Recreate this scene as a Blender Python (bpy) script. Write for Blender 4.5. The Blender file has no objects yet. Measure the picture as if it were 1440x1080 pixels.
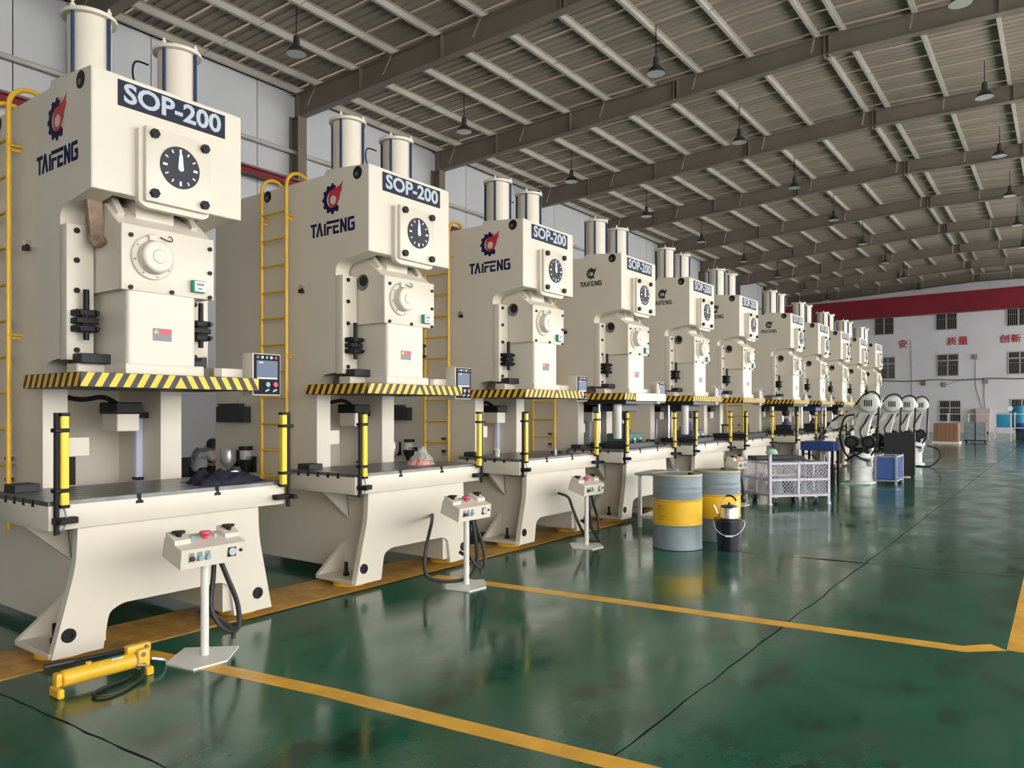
import bpy, bmesh, math, random
from mathutils import Vector, Matrix
random.seed(7)
S = bpy.context.scene
COL = S.collection
PI = math.pi

# ------------------------------------------------------------------ camera, sky, exposure
cam_d = bpy.data.cameras.new('camera')
cam = bpy.data.objects.new('camera', cam_d); COL.objects.link(cam)
cam_d.sensor_width = 36.0; cam_d.lens = 36.0*1060/1440
cam_d.shift_y = 37/1440.0
cam_d.clip_start = 0.05; cam_d.clip_end = 300
cam.location = (0, 0, 1.615)
cam.rotation_euler = (PI/2, 0, math.radians(36.245))
S.camera = cam

w = bpy.data.worlds.new('world'); S.world = w; w.use_nodes = True
bg = w.node_tree.nodes['Background']
bg.inputs[0].default_value = (1.0, 0.99, 0.97, 1)
bg.inputs[1].default_value = 4.0

S.view_settings.view_transform = 'Standard'
S.view_settings.look = 'None'
S.view_settings.gamma = 1.0
S.view_settings.use_curve_mapping = False
S.view_settings.exposure = 0.86

# ------------------------------------------------------------------ materials
MATS = {}
def mat(name, col, rough=0.5, metal=0.0, noise=0.0, nscale=6.0, bump=0.0, bscale=40.0, spec=0.5, emit=None, coat=0.0):
    if name in MATS: return MATS[name]
    m = bpy.data.materials.new(name); m.use_nodes = True
    nt = m.node_tree; b = nt.nodes['Principled BSDF']
    b.inputs['Base Color'].default_value = (*col, 1)
    b.inputs['Roughness'].default_value = rough
    b.inputs['Metallic'].default_value = metal
    b.inputs['Specular IOR Level'].default_value = spec
    b.inputs['Coat Weight'].default_value = coat
    if noise > 0:
        tc = nt.nodes.new('ShaderNodeTexCoord')
        n = nt.nodes.new('ShaderNodeTexNoise'); n.inputs['Scale'].default_value = nscale
        n.inputs['Detail'].default_value = 5
        r = nt.nodes.new('ShaderNodeMapRange'); r.inputs[1].default_value = 0.3; r.inputs[2].default_value = 0.7
        r.inputs[3].default_value = 1-noise; r.inputs[4].default_value = 1+noise*0.4
        mx = nt.nodes.new('ShaderNodeMix'); mx.data_type = 'RGBA'; mx.blend_type = 'MULTIPLY'
        mx.inputs[0].default_value = 1; mx.inputs[6].default_value = (*col, 1)
        nt.links.new(tc.outputs['Object'], n.inputs['Vector'])
        nt.links.new(n.outputs[0], r.inputs[0])
        nt.links.new(r.outputs[0], mx.inputs[7])
        nt.links.new(mx.outputs[2], b.inputs['Base Color'])
    if bump > 0:
        tc = nt.nodes.new('ShaderNodeTexCoord')
        n = nt.nodes.new('ShaderNodeTexNoise'); n.inputs['Scale'].default_value = bscale
        bp = nt.nodes.new('ShaderNodeBump'); bp.inputs['Strength'].default_value = bump
        bp.inputs['Distance'].default_value = 0.01
        nt.links.new(tc.outputs['Object'], n.inputs['Vector'])
        nt.links.new(n.outputs[0], bp.inputs['Height'])
        nt.links.new(bp.outputs[0], b.inputs['Normal'])
    if emit:
        b.inputs['Emission Color'].default_value = (*emit[0], 1); b.inputs['Emission Strength'].default_value = emit[1]
    MATS[name] = m
    return m

CREAM = mat('cream_paint', (0.66, 0.60, 0.50), 0.36, noise=0.04, nscale=2.5)
IVORY = CREAM
WHITE = mat('white_paint', (0.70, 0.69, 0.64), 0.4)
BLACK = mat('black_oxide', (0.010, 0.010, 0.011), 0.5, spec=0.25)
RUBBER = mat('black_rubber', (0.015, 0.015, 0.016), 0.5)
DGREY = mat('dark_grey', (0.032, 0.035, 0.038), 0.55, spec=0.3)
STEEL = mat('ground_steel', (0.20, 0.20, 0.20), 0.33, metal=0.7, noise=0.25, nscale=9)
ALU = mat('aluminium', (0.55, 0.57, 0.62), 0.3, metal=0.6)
CHROME = mat('chrome', (0.75, 0.75, 0.76), 0.15, metal=1.0)
YEL = mat('safety_yellow', (0.78, 0.46, 0.03), 0.4, noise=0.12, nscale=8)
YELCUR = mat('curtain_yellow', (0.85, 0.60, 0.04), 0.35)
BLUE = mat('rod_blue', (0.015, 0.035, 0.10), 0.45, spec=0.3)
NAVY = mat('logo_navy', (0.008, 0.009, 0.06), 0.6, spec=0.2)
RED = mat('logo_red', (0.55, 0.02, 0.03), 0.45)
LOGOBLK = mat('logo_black', (0.02, 0.02, 0.02), 0.5)
SIGNBG = mat('sign_navy', (0.009, 0.013, 0.028), 0.55, spec=0.3)
SILVER = mat('sign_silver', (0.42, 0.47, 0.54), 0.4, metal=0.1)
DIAL = mat('dial_grey', (0.03, 0.033, 0.045), 0.55, spec=0.3)
DIALW = mat('dial_white', (0.85, 0.85, 0.85), 0.5)
GREEN = mat('label_green', (0.02, 0.28, 0.16), 0.4)
GREY = mat('label_grey', (0.22, 0.22, 0.25), 0.5)
RUST = mat('rust_brown', (0.30, 0.20, 0.14), 0.7, noise=0.4, nscale=14)
DRUMG = mat('drum_grey', (0.20, 0.245, 0.27), 0.45, noise=0.2, nscale=5)
DRUMY = mat('drum_yellow', (0.80, 0.46, 0.015), 0.4, noise=0.08, nscale=6)
CART = mat('cart_paint', (0.55, 0.54, 0.60), 0.45, noise=0.1)
ROBOT = mat('robot_white', (0.68, 0.69, 0.65), 0.35, noise=0.15, nscale=6)
BLUEP = mat('blue_paint', (0.015, 0.05, 0.22), 0.4, noise=0.2, nscale=7)
BLUEC = mat('blue_crate', (0.06, 0.12, 0.38), 0.45, noise=0.15, nscale=7)
BEAMRED = mat('crane_red', (0.22, 0.010, 0.022), 0.5, noise=0.15, nscale=0.7)
WALLW = mat('wall_white', (0.76, 0.75, 0.78), 0.85, noise=0.06, nscale=0.6)
WALLP = mat('panel_white', (0.60, 0.60, 0.62), 0.6, noise=0.08, nscale=0.5)
JOINT = mat('joint_dark', (0.010, 0.011, 0.010), 0.8, spec=0.1)
STEELB = mat('beam_paint', (0.20, 0.165, 0.13), 0.55, noise=0.15, nscale=1.2)
STEELC = STEELB
PURL = mat('purlin_galvanised', (0.50, 0.46, 0.40), 0.5, noise=0.12, nscale=1.5)
SHEET = mat('roof_sheet_paint', (0.30, 0.25, 0.20), 0.6, noise=0.2, nscale=0.4)
GLASS = mat('dark_glass', (0.015, 0.02, 0.02), 0.1)
FRAME = mat('window_frame_paint', (0.50, 0.48, 0.45), 0.5)
BARS = mat('window_bar_paint', (0.30, 0.29, 0.28), 0.5)
CHARRED = mat('character_red', (0.50, 0.03, 0.04), 0.6)
CARTON = mat('carton_brown', (0.32, 0.17, 0.10), 0.8, noise=0.2, nscale=3)
CRATEG = mat('crate_grey', (0.25, 0.30, 0.31), 0.6, noise=0.2, nscale=4)
CYAN = mat('machine_cyan', (0.03, 0.30, 0.50), 0.4)
PINK = mat('cabinet_pink', (0.55, 0.43, 0.42), 0.6)
PAINTY = mat('line_paint', (0.80, 0.43, 0.04), 0.35, noise=0.25, nscale=5)
SKIN = mat('skin', (0.40, 0.24, 0.17), 0.6)
HAIR = mat('hair_black', (0.012, 0.011, 0.011), 0.5)
SHIRT = mat('shirt_white', (0.62, 0.60, 0.61), 0.85)
STRAP = mat('strap_grey', (0.25, 0.25, 0.27), 0.8)
PANTS = mat('trousers_dark', (0.02, 0.022, 0.035), 0.85)
JACKET = mat('jacket_navy', (0.010, 0.013, 0.032), 0.8, bump=0.6, bscale=60)
CLEAR = mat('clear_plastic', (0.85, 0.9, 0.9), 0.12, spec=0.6)
CLEAR.node_tree.nodes['Principled BSDF'].inputs['Alpha'].default_value = 0.22
ORANGE = mat('orange_parts', (0.75, 0.14, 0.05), 0.5)
DIEGRN = mat('die_green', (0.05, 0.16, 0.14), 0.5, noise=0.2)
DIEBLK = mat('die_black', (0.02, 0.022, 0.028), 0.4, noise=0.2)
DIEPUR = mat('die_purple', (0.12, 0.10, 0.18), 0.4)
KETTLE = mat('kettle_steel', (0.62, 0.60, 0.56), 0.22, metal=0.95)
BUCKET = mat('bucket_black', (0.012, 0.012, 0.02), 0.25)
CLOTH = mat('cloth_lilac', (0.45, 0.43, 0.52), 0.9)
BENCH = mat('bench_grey', (0.33, 0.34, 0.36), 0.5, noise=0.15)
SCREEN = mat('screen_glow', (0.05, 0.07, 0.12), 0.4, emit=((0.18, 0.25, 0.42), 0.12))
PANELB = mat('panel_dark', (0.006, 0.008, 0.018), 0.6, spec=0.2)
CYANB = mat('button_teal', (0.18, 0.38, 0.42), 0.4)
PINKB = mat('button_red', (0.60, 0.05, 0.10), 0.4)
LEDW = mat('tube_white', (0.62, 0.63, 0.78), 0.3)
LAMPIN = mat('lamp_reflector', (0.72, 0.72, 0.70), 0.3, metal=0.5)
LAMPB = mat('lamp_housing', (0.05, 0.048, 0.045), 0.45)
DRUMTXT = mat('drum_print', (0.12, 0.07, 0.02), 0.6)
DRUMLID = mat('drum_lid', (0.55, 0.45, 0.22), 0.5)
WAINS = mat('wainscot_dark', (0.02, 0.02, 0.022), 0.6)

def stripe_mat():
    m = bpy.data.materials.new('hazard_stripes'); m.use_nodes = True
    nt = m.node_tree; b = nt.nodes['Principled BSDF']; b.inputs['Roughness'].default_value = 0.45
    tc = nt.nodes.new('ShaderNodeTexCoord'); sp = nt.nodes.new('ShaderNodeSeparateXYZ')
    nt.links.new(tc.outputs['Object'], sp.inputs[0])
    def M(op, a, b_=None):
        n = nt.nodes.new('ShaderNodeMath'); n.operation = op
        for i, v in enumerate((a, b_)):
            if v is None: continue
            if isinstance(v, (int, float)): n.inputs[i].default_value = v
            else: nt.links.new(v, n.inputs[i])
        return n.outputs[0]
    t = M('SUBTRACT', M('SUBTRACT', sp.outputs[0], M('ABSOLUTE', M('SUBTRACT', sp.outputs[1], 0.03))), M('MULTIPLY', sp.outputs[2], 0.55))
    fr = M('FRACT', M('DIVIDE', t, 0.093))
    g = M('GREATER_THAN', fr, 0.5)
    mx = nt.nodes.new('ShaderNodeMix'); mx.data_type = 'RGBA'
    mx.inputs[6].default_value = (0.02, 0.016, 0.014, 1); mx.inputs[7].default_value = (0.85, 0.52, 0.03, 1)
    nt.links.new(g, mx.inputs[0]); nt.links.new(mx.outputs[2], b.inputs['Base Color'])
    return m
STRIPE = stripe_mat()

def floor_mat():
    m = bpy.data.materials.new('green_epoxy'); m.use_nodes = True
    nt = m.node_tree; b = nt.nodes['Principled BSDF']
    tc = nt.nodes.new('ShaderNodeTexCoord')
    def noise(scale, det=6, stretch=None, rough=0.6):
        n = nt.nodes.new('ShaderNodeTexNoise'); n.inputs['Scale'].default_value = scale; n.inputs['Detail'].default_value = det
        n.inputs['Roughness'].default_value = rough
        if stretch:
            mp = nt.nodes.new('ShaderNodeMapping'); mp.inputs['Scale'].default_value = stretch
            nt.links.new(tc.outputs['Object'], mp.inputs[0]); nt.links.new(mp.outputs[0], n.inputs['Vector'])
        else: nt.links.new(tc.outputs['Object'], n.inputs['Vector'])
        return n.outputs[0]
    def ramp(v, a, b_, c0, c1):
        r = nt.nodes.new('ShaderNodeValToRGB'); e = r.color_ramp.elements
        e[0].position = a; e[1].position = b_; e[0].color = c0; e[1].color = c1
        nt.links.new(v, r.inputs[0]); return r.outputs[0]
    def mix(fac, a, b_, mode='MIX'):
        x = nt.nodes.new('ShaderNodeMix'); x.data_type = 'RGBA'; x.blend_type = mode
        for i, v in ((0, fac), (6, a), (7, b_)):
            if isinstance(v, (int, float)): x.inputs[i].default_value = v
            elif isinstance(v, tuple): x.inputs[i].default_value = v
            else: nt.links.new(v, x.inputs[i])
        return x.outputs[2]
    base = ramp(noise(0.55, 4), 0.3, 0.7, (0.004, 0.074, 0.042, 1), (0.008, 0.125, 0.074, 1))
    scuff = ramp(noise(1.3, 9, (1.6, 0.7, 1), 0.7), 0.48, 0.66, (0, 0, 0, 1), (1, 1, 1, 1))
    c1 = mix(mix(1.0, scuff, (0.65, 0.65, 0.65, 1), 'MULTIPLY'), base, (0.050, 0.090, 0.070, 1))
    stain = ramp(noise(2.0, 12, (1.5, 0.9, 1), 0.8), 0.52, 0.60, (0, 0, 0, 1), (1, 1, 1, 1))
    c2 = mix(mix(1.0, stain, (0.8, 0.8, 0.8, 1), 'MULTIPLY'), c1, (0.010, 0.022, 0.016, 1))
    nt.links.new(c2, b.inputs['Base Color'])
    rr = nt.nodes.new('ShaderNodeMapRange'); rr.inputs[1].default_value = 0.35; rr.inputs[2].default_value = 0.7
    rr.inputs[3].default_value = 0.08; rr.inputs[4].default_value = 0.27
    nt.links.new(noise(1.6, 8, (1.2, 0.8, 1)), rr.inputs[0]); nt.links.new(rr.outputs[0], b.inputs['Roughness'])
    b.inputs['Specular IOR Level'].default_value = 0.55
    bp = nt.nodes.new('ShaderNodeBump'); bp.inputs['Strength'].default_value = 0.12; bp.inputs['Distance'].default_value = 0.004
    nt.links.new(noise(7, 3, (1, 2.2, 1)), bp.inputs['Height']); nt.links.new(bp.outputs[0], b.inputs['Normal'])
    return m
FLOORM = floor_mat()

def board_mat():
    m = bpy.data.materials.new('worn_yellow_paint'); m.use_nodes = True
    nt = m.node_tree; b = nt.nodes['Principled BSDF']; b.inputs['Roughness'].default_value = 0.45
    tc = nt.nodes.new('ShaderNodeTexCoord'); n = nt.nodes.new('ShaderNodeTexNoise')
    n.inputs['Scale'].default_value = 3.2; n.inputs['Detail'].default_value = 9; n.inputs['Roughness'].default_value = 0.7
    r = nt.nodes.new('ShaderNodeValToRGB'); e = r.color_ramp.elements
    e[0].position = 0.35; e[0].color = (0.25, 0.13, 0.035, 1); e[1].position = 0.65; e[1].color = (0.66, 0.37, 0.07, 1)
    nt.links.new(tc.outputs['Object'], n.inputs['Vector']); nt.links.new(n.outputs[0], r.inputs[0]); nt.links.new(r.outputs[0], b.inputs['Base Color'])
    return m
BOARD = board_mat()

# ------------------------------------------------------------------ mesh helpers
def BM(): return bmesh.new()
def box(bm, x0, x1, y0, y1, z0, z1, bev=0.0, seg=2):
    vs = [bm.verts.new((x, y, z)) for x in (x0, x1) for y in (y0, y1) for z in (z0, z1)]
    idx = [(0, 1, 3, 2), (4, 6, 7, 5), (0, 4, 5, 1), (2, 3, 7, 6), (0, 2, 6, 4), (1, 5, 7, 3)]
    fs = [bm.faces.new([vs[i] for i in f]) for f in idx]
    if bev > 0:
        es = list({e for f in fs for e in f.edges})
        bmesh.ops.bevel(bm, geom=es, offset=bev, segments=seg, affect='EDGES', profile=0.5)
    return bm
def obox(bm, c, ax, ay, az, hx, hy, hz):
    c = Vector(c); ax, ay, az = Vector(ax).normalized()*hx, Vector(ay).normalized()*hy, Vector(az).normalized()*hz
    vs = [bm.verts.new(c+ax*i+ay*j+az*k) for i in (-1, 1) for j in (-1, 1) for k in (-1, 1)]
    for f in [(0, 1, 3, 2), (4, 6, 7, 5), (0, 4, 5, 1), (2, 3, 7, 6), (0, 2, 6, 4), (1, 5, 7, 3)]:
        bm.faces.new([vs[i] for i in f])
def bar(bm, p0, p1, wd, ht=None, up=(0, 0, 1)):
    p0, p1 = Vector(p0), Vector(p1); d = p1-p0; ht = ht or wd
    up = Vector(up)
    if abs(d.normalized().dot(up)) > 0.97: up = Vector((1, 0, 0))
    sx = d.cross(up).normalized(); uz = sx.cross(d).normalized()
    obox(bm, (p0+p1)/2, d, sx, uz, d.length/2, wd/2, ht/2)
def frame_of(d):
    d = d.normalized(); a = Vector((0, 0, 1)) if abs(d.z) < 0.9 else Vector((1, 0, 0))
    u = d.cross(a).normalized(); return u, d.cross(u).normalized()
def cyl(bm, p0, p1, r, seg=16, r2=None):
    p0, p1 = Vector(p0), Vector(p1); r2 = r if r2 is None else r2
    u, v = frame_of(p1-p0)
    A = [bm.verts.new(p0+(u*math.cos(2*PI*i/seg)+v*math.sin(2*PI*i/seg))*r) for i in range(seg)]
    B = [bm.verts.new(p1+(u*math.cos(2*PI*i/seg)+v*math.sin(2*PI*i/seg))*r2) for i in range(seg)]
    for i in range(seg):
        j = (i+1) % seg; bm.faces.new((A[i], A[j], B[j], B[i]))
    bm.faces.new(A[::-1]); bm.faces.new(B)
def tube(bm, pts, r, seg=8):
    pts = [Vector(p) for p in pts]; rings = []
    n = len(pts); u = None
    for i, p in enumerate(pts):
        d = (pts[min(i+1, n-1)]-pts[max(i-1, 0)]).normalized()
        if u is None: u, v = frame_of(d)
        else:
            u = (u-d*u.dot(d)); u = u.normalized() if u.length > 1e-5 else frame_of(d)[0]
            v = d.cross(u)
        rings.append([bm.verts.new(p+(u*math.cos(2*PI*k/seg)+v*math.sin(2*PI*k/seg))*r) for k in range(seg)])
    for a, b in zip(rings, rings[1:]):
        for k in range(seg):
            j = (k+1) % seg; bm.faces.new((a[k], a[j], b[j], b[k]))
    bm.faces.new(rings[0][::-1]); bm.faces.new(rings[-1])
def lathe(bm, prof, c=(0, 0, 0), seg=24, axis='z'):
    c = Vector(c); rings = []
    for r, h in prof:
        ring = []
        for i in range(seg):
            a = 2*PI*i/seg; ca, sa = math.cos(a)*r, math.sin(a)*r
            o = Vector((ca, sa, h)) if axis == 'z' else (Vector((h, ca, sa)) if axis == 'x' else Vector((sa, h, ca)))
            ring.append(bm.verts.new(c+o))
        rings.append(ring)
    for a, b in zip(rings, rings[1:]):
        for i in range(seg):
            j = (i+1) % seg; bm.faces.new((a[i], a[j], b[j], b[i]))
    bm.faces.new(rings[0][::-1]); bm.faces.new(rings[-1])
def prism(bm, pts, axis, a0, a1):
    f = {'y': lambda p, a: (p[0], a, p[1]), 'x': lambda p, a: (a, p[0], p[1]), 'z': lambda p, a: (p[0], p[1], a)}[axis]
    A = [bm.verts.new(f(p, a0)) for p in pts]; B = [bm.verts.new(f(p, a1)) for p in pts]
    n = len(pts)
    for i in range(n):
        j = (i+1) % n; bm.faces.new((A[i], A[j], B[j], B[i]))
    bm.faces.new(A[::-1]); bm.faces.new(B)
def rounded(pts, rad, seg=5):
    out = []; n = len(pts)
    for i in range(n):
        r = rad[i] if isinstance(rad, (list, tuple)) else rad
        p = Vector(pts[i]); a = Vector(pts[i-1]); b = Vector(pts[(i+1) % n])
        if r <= 0: out.append(tuple(p)); continue
        da, db = (a-p).normalized(), (b-p).normalized()
        for k in range(seg+1):
            t = k/seg
            out.append(tuple(p+da*r*(1-t)**2+db*r*t**2))
    return out
def smoothpts(pts, n=6):
    P = [Vector(p) for p in pts]; out = []
    for i in range(len(P)-1):
        p0, p1, p2, p3 = P[max(i-1, 0)], P[i], P[i+1], P[min(i+2, len(P)-1)]
        for k in range(n):
            t = k/n
            out.append(0.5*((2*p1)+(p2-p0)*t+(2*p0-5*p1+4*p2-p3)*t*t+(3*p1-p0-3*p2+p3)*t**3))
    out.append(P[-1]); return out
def obj(name, bm, m, parent=None, smooth=True):
    bmesh.ops.recalc_face_normals(bm, faces=bm.faces)
    me = bpy.data.meshes.new(name); bm.to_mesh(me); bm.free()
    if smooth:
        me.shade_smooth(); me.set_sharp_from_angle(angle=math.radians(35))
    return mobj(name, me, m, parent)
def mobj(name, me, m, parent=None):
    if isinstance(m, (list, tuple)):
        for q in m: me.materials.append(q)
    elif not me.materials: me.materials.append(m)
    o = bpy.data.objects.new(name, me); COL.objects.link(o)
    if parent: o.parent = parent
    return o
def tag(o, label, cat, group=None):
    o['label'] = label; o['category'] = cat
    if group: o['group'] = group
    return o
def struct(o, label=None):
    o['kind'] = 'structure'
    if label: o['label'] = label
    return o
def thing(name, label, cat, loc=(0, 0, 0), rz=0.0, group=None):
    o = bpy.data.objects.new(name, None); COL.objects.link(o)
    o.location = loc; o.rotation_euler = (0, 0, rz); o.empty_display_size = 0.1
    return tag(o, label, cat, group)
def copy_tree(o, parent=None):
    c = o.copy(); COL.objects.link(c); c.parent = parent
    for ch in list(o.children): copy_tree(ch, c)
    return c
def P(name, parent, m, fn, *a, **k):
    bm = BM(); fn(bm, *a, **k); return obj(name, bm, m, parent)
def text_mesh(body, size, extrude=0.002, offset=0.0, align='CENTER'):
    cu = bpy.data.curves.new('txt', 'FONT'); cu.body = body; cu.size = size; cu.extrude = extrude
    cu.offset = offset; cu.align_x = align; cu.align_y = 'CENTER'; cu.resolution_u = 3
    o = bpy.data.objects.new('txt', cu); COL.objects.link(o)
    dg = bpy.context.evaluated_depsgraph_get()
    me = bpy.data.meshes.new_from_object(o.evaluated_get(dg))
    bpy.data.objects.remove(o); bpy.data.curves.remove(cu)
    me.materials.clear()
    return me
FACE_X = Matrix(((0, 0, 1, 0), (1, 0, 0, 0), (0, 1, 0, 0), (0, 0, 0, 1)))    # text reads in +Y, faces +X
FACE_NY = Matrix(((1, 0, 0, 0), (0, 0, -1, 0), (0, 1, 0, 0), (0, 0, 0, 1)))  # text reads in +X, faces -Y

# ------------------------------------------------------------------ the hall
XE, XR, XE2 = -17.9, -4.9, 8.1
Y0, Y1 = -10.2, 63.0
SK = 0.04
def ysk(X, Y): return Y+SK*(X-XE)
def ztop(X): return 10.66+(X-XE)*(0.54/13.0) if X <= XR else 11.20-(X-XR)*0.020
def zbot(X): return 9.98+(X-XE)*(0.72/13.0) if X <= XR else 10.70-(X-XR)*0.012

bm = BM(); box(bm, XE-0.3, XE2+0.3, Y0-2, Y1+6, -0.25, 0)
floor = struct(obj('floor', bm, FLOORM, smooth=False), 'glossy dark green epoxy factory floor with scuffs and joints')
# saw-cut joints and cracks in the floor
def crack(p0, p1, wd=0.012, jit=0.006, n=24, nm='floor_joint'):
    bm = BM(); p0, p1 = Vector((*p0, 0)), Vector((*p1, 0)); d = (p1-p0).normalized(); nn = Vector((-d.y, d.x, 0))
    L, R = [], []
    for i in range(n+1):
        c = p0.lerp(p1, i/n)+nn*random.uniform(-jit, jit); h = wd/2*random.uniform(0.6, 1.4)
        L.append(bm.verts.new(c+nn*h+Vector((0, 0, 0.0006)))); R.append(bm.verts.new(c-nn*h+Vector((0, 0, 0.0006))))
    for i in range(n): bm.faces.new((L[i], R[i], R[i+1], L[i+1]))
    return obj(nm, bm, JOINT, floor, smooth=False)
crack((-1.70, 0.5), (-1.68, 60), 0.011, 0.010, 260)
crack((-2.15, 8.55), (-0.3, 8.80), 0.02, 0.008)
crack((-5.0, 8.25), (-2.15, 8.55), 0.008, 0.005)
crack((-5.0, 1.735), (-2.2, 1.875), 0.012, 0.005)
crack((-1.7, 14.2), (4, 14.8), 0.01, 0.004)
crack((-5.0, 20.1), (4, 21.0), 0.012, 0.004)
crack((-5.0, 30.6), (4, 31.4), 0.012, 0.004)
crack((-5.0, 36), (4, 36.8), 0.012, 0.004)
bm = BM()
for (a, b, c, d, e) in [(-2.3, 8.53, -1.75, 8.60, 0.05)]:
    vs = [bm.verts.new((x, y, 0.0012)) for x, y in [(a, b), (c, d), (c+0.03, d+e), ((a+c)/2, (b+d)/2+e*1.2), (a-0.02, b+e*0.5)]]
    bm.faces.new(vs)
obj('floor_patch', bm, JOINT, floor, smooth=False)
# painted lines
def strip(pts, wd, m, nm='floor_line', z=0.001):
    bm = BM(); prev = None
    for i, p in enumerate(pts):
        p = Vector((*p, z)); a = Vector((*pts[max(i-1, 0)], z)); b = Vector((*pts[min(i+1, len(pts)-1)], z))
        d = (b-a).normalized(); n = Vector((-d.y, d.x, 0))*wd/2
        cur = (bm.verts.new(p+n), bm.verts.new(p-n))
        if prev: bm.faces.new((prev[0], prev[1], cur[1], cur[0]))
        prev = cur
    return obj(nm, bm, m, floor, smooth=False)
strip([(-4.95, 2.60), (-3.40, 2.86), (-2.4, 2.97), (-1.65, 3.06), (-1.0, 3.13)], 0.13, PAINTY)
strip([(-4.95, 5.47), (-3.12, 5.66), (-0.55, 5.92), (-0.36, 6.10)], 0.15, PAINTY)
strip([(-0.24, 6.06), (-0.27, 40)], 0.15, PAINTY)
bm = BM(); box(bm, -5.74, -5.12, -3, 9.9, 0.0005, 0.006)
obj('floor_strip', bm, BOARD, floor, smooth=False)
strip([(-5.10, 3.45), (-5.10, 9.9)], 0.05, PAINTY, z=0.0075)

ceiling = bpy.data.objects.new('ceiling', None); COL.objects.link(ceiling)
struct(ceiling, 'dim ribbed metal roof on steel rafters and pale purlins')
# roof sheets: one ribbed sheet for each metre on each slope
def sheet_mesh(Xa, Xb):
    bm = BM(); prof = []
    for k in range(4):
        y = k*0.25; prof += [(y, 0), (y+0.17, 0), (y+0.19, 0.035), (y+0.23, 0.035)]
    prof += [(1.0, 0), (1.06, 0)]
    A = [bm.verts.new((Xa, y+SK*(Xa-XE), ztop(Xa)+0.2+z)) for y, z in prof]
    B = [bm.verts.new((Xb, y+SK*(Xb-XE), ztop(Xb-1e-4)+0.2+z)) for y, z in prof]
    for i in range(len(prof)-1): bm.faces.new((A[i], A[i+1], B[i+1], B[i]))
    me = bpy.data.meshes.new('roof_sheet'); bm.to_mesh(me); bm.free(); me.materials.append(SHEET); return me
shL, shR = sheet_mesh(XE-0.3, XR), sheet_mesh(XR, XE2+0.3)
for i in range(int(Y1-Y0)+4):
    for me in (shL, shR):
        o = mobj('roof_sheet', me, SHEET, ceiling); o.location = (0, Y0+i, 0 if i % 2 else 0.0)
NR0, NR1 = -3, 9
RY = [13.83+6*(k-1) for k in range(NR0, NR1+1)]
def rafter_mesh():
    bm = BM()
    for (Xa, Xb) in ((XE, XR), (XR, XE2)):
        for (zo0, zo1, wd) in ((0, 0.02, 0.24), ('m', 'm', 0.014), ('t', 't', 0.24)):
            vs = []
            for X in (Xa, Xb):
                Xq = X-1e-4 if X == XR and Xa == XE else X
                zb, zt = zbot(Xq), ztop(Xq)
                za, zz = (zb, zb+0.02) if zo0 == 0 else ((zb+0.02, zt-0.02) if zo0 == 'm' else (zt-0.02, zt))
                y = SK*(X-XE)
                vs.append([bm.verts.new((X, y+sy*wd/2, z)) for sy in (-1, 1) for z in (za, zz)])
            a, b = vs
            for i, j in ((0, 1), (1, 3), (3, 2), (2, 0)): bm.faces.new((a[i], a[j], b[j], b[i]))
            bm.faces.new(a[:2]+[a[3], a[2]]); bm.faces.new([b[2], b[3], b[1], b[0]])
    for X in (XE+0.2, -15.2, -12.4, -9.0, -8.9, XR-0.06, XR+0.06, -1.2, 2.5):
        y = SK*(X-XE); box(bm, X-0.01, X+0.01, y-0.12, y+0.12, zbot(X)-(0.05 if abs(X-XR) < .1 else 0), ztop(X)-0.01)
    me = bpy.data.meshes.new('rafter'); bmesh.ops.recalc_face_normals(bm, faces=bm.faces); bm.to_mesh(me); bm.free(); return me
rm = rafter_mesh()
PX = [XE+0.15, XE+0.95]+[XE+0.95+1.435*k for k in range(1, 8)]+[XR-0.30, XR+0.32]+[XR+0.32+1.62*k for k in range(1, 8)]
def purlin_mesh(X):
    bm = BM(); z = ztop(X)
    y0 = SK*(X-XE)
    box(bm, X-0.004, X+0.004, y0, y0+6, z, z+0.2)
    box(bm, X, X+0.075, y0, y0+6, z, z+0.006); box(bm, X, X+0.075, y0, y0+6, z+0.194, z+0.2)
    box(bm, X+0.07, X+0.075, y0, y0+6, z, z+0.03)
    me = bpy.data.meshes.new('purlin'); bm.to_mesh(me); bm.free(); return me
pm = [purlin_mesh(X) for X in PX]
bmB = BM()
bar(bmB, (0, 0, 0), (0, 0.32, 0.62), 0.05, 0.006)
brace_me = bpy.data.meshes.new('flange_brace'); bmB.to_mesh(bmB and brace_me); bmB.free()
for i, ry in enumerate(RY):
    o = mobj('rafter', rm, STEELB, ceiling); o.location = (0, ry, 0)
    if i < len(RY)-1:
        for X, me in zip(PX, pm):
            q = mobj('purlin', me, PURL, ceiling); q.location = (0, ry, 0)
    for X in PX[1::2]:
        q = mobj('flange_brace', brace_me, PURL, ceiling)
        q.location = (X, ysk(X, ry)-0.36, zbot(X)+0.03); q.rotation_euler = (0, 0, 0)
        q.scale = (1, 1, (ztop(X)+0.05-zbot(X))/0.62)
# sag rods across the purlins
for ry in RY[:-1]:
    for f in (0.5,):
        bm = BM(); yy = ry+6*f
        tube(bm, [(X, ysk(X, yy), ztop(X)+0.03) for X in (XE+.15, XR-.3)], 0.008, 5)
        tube(bm, [(X, ysk(X, yy), ztop(X)+0.03) for X in (XR+.32, XE2-.4)], 0.008, 5)
        obj('sag_rod', bm, STEELC, ceiling)

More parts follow.
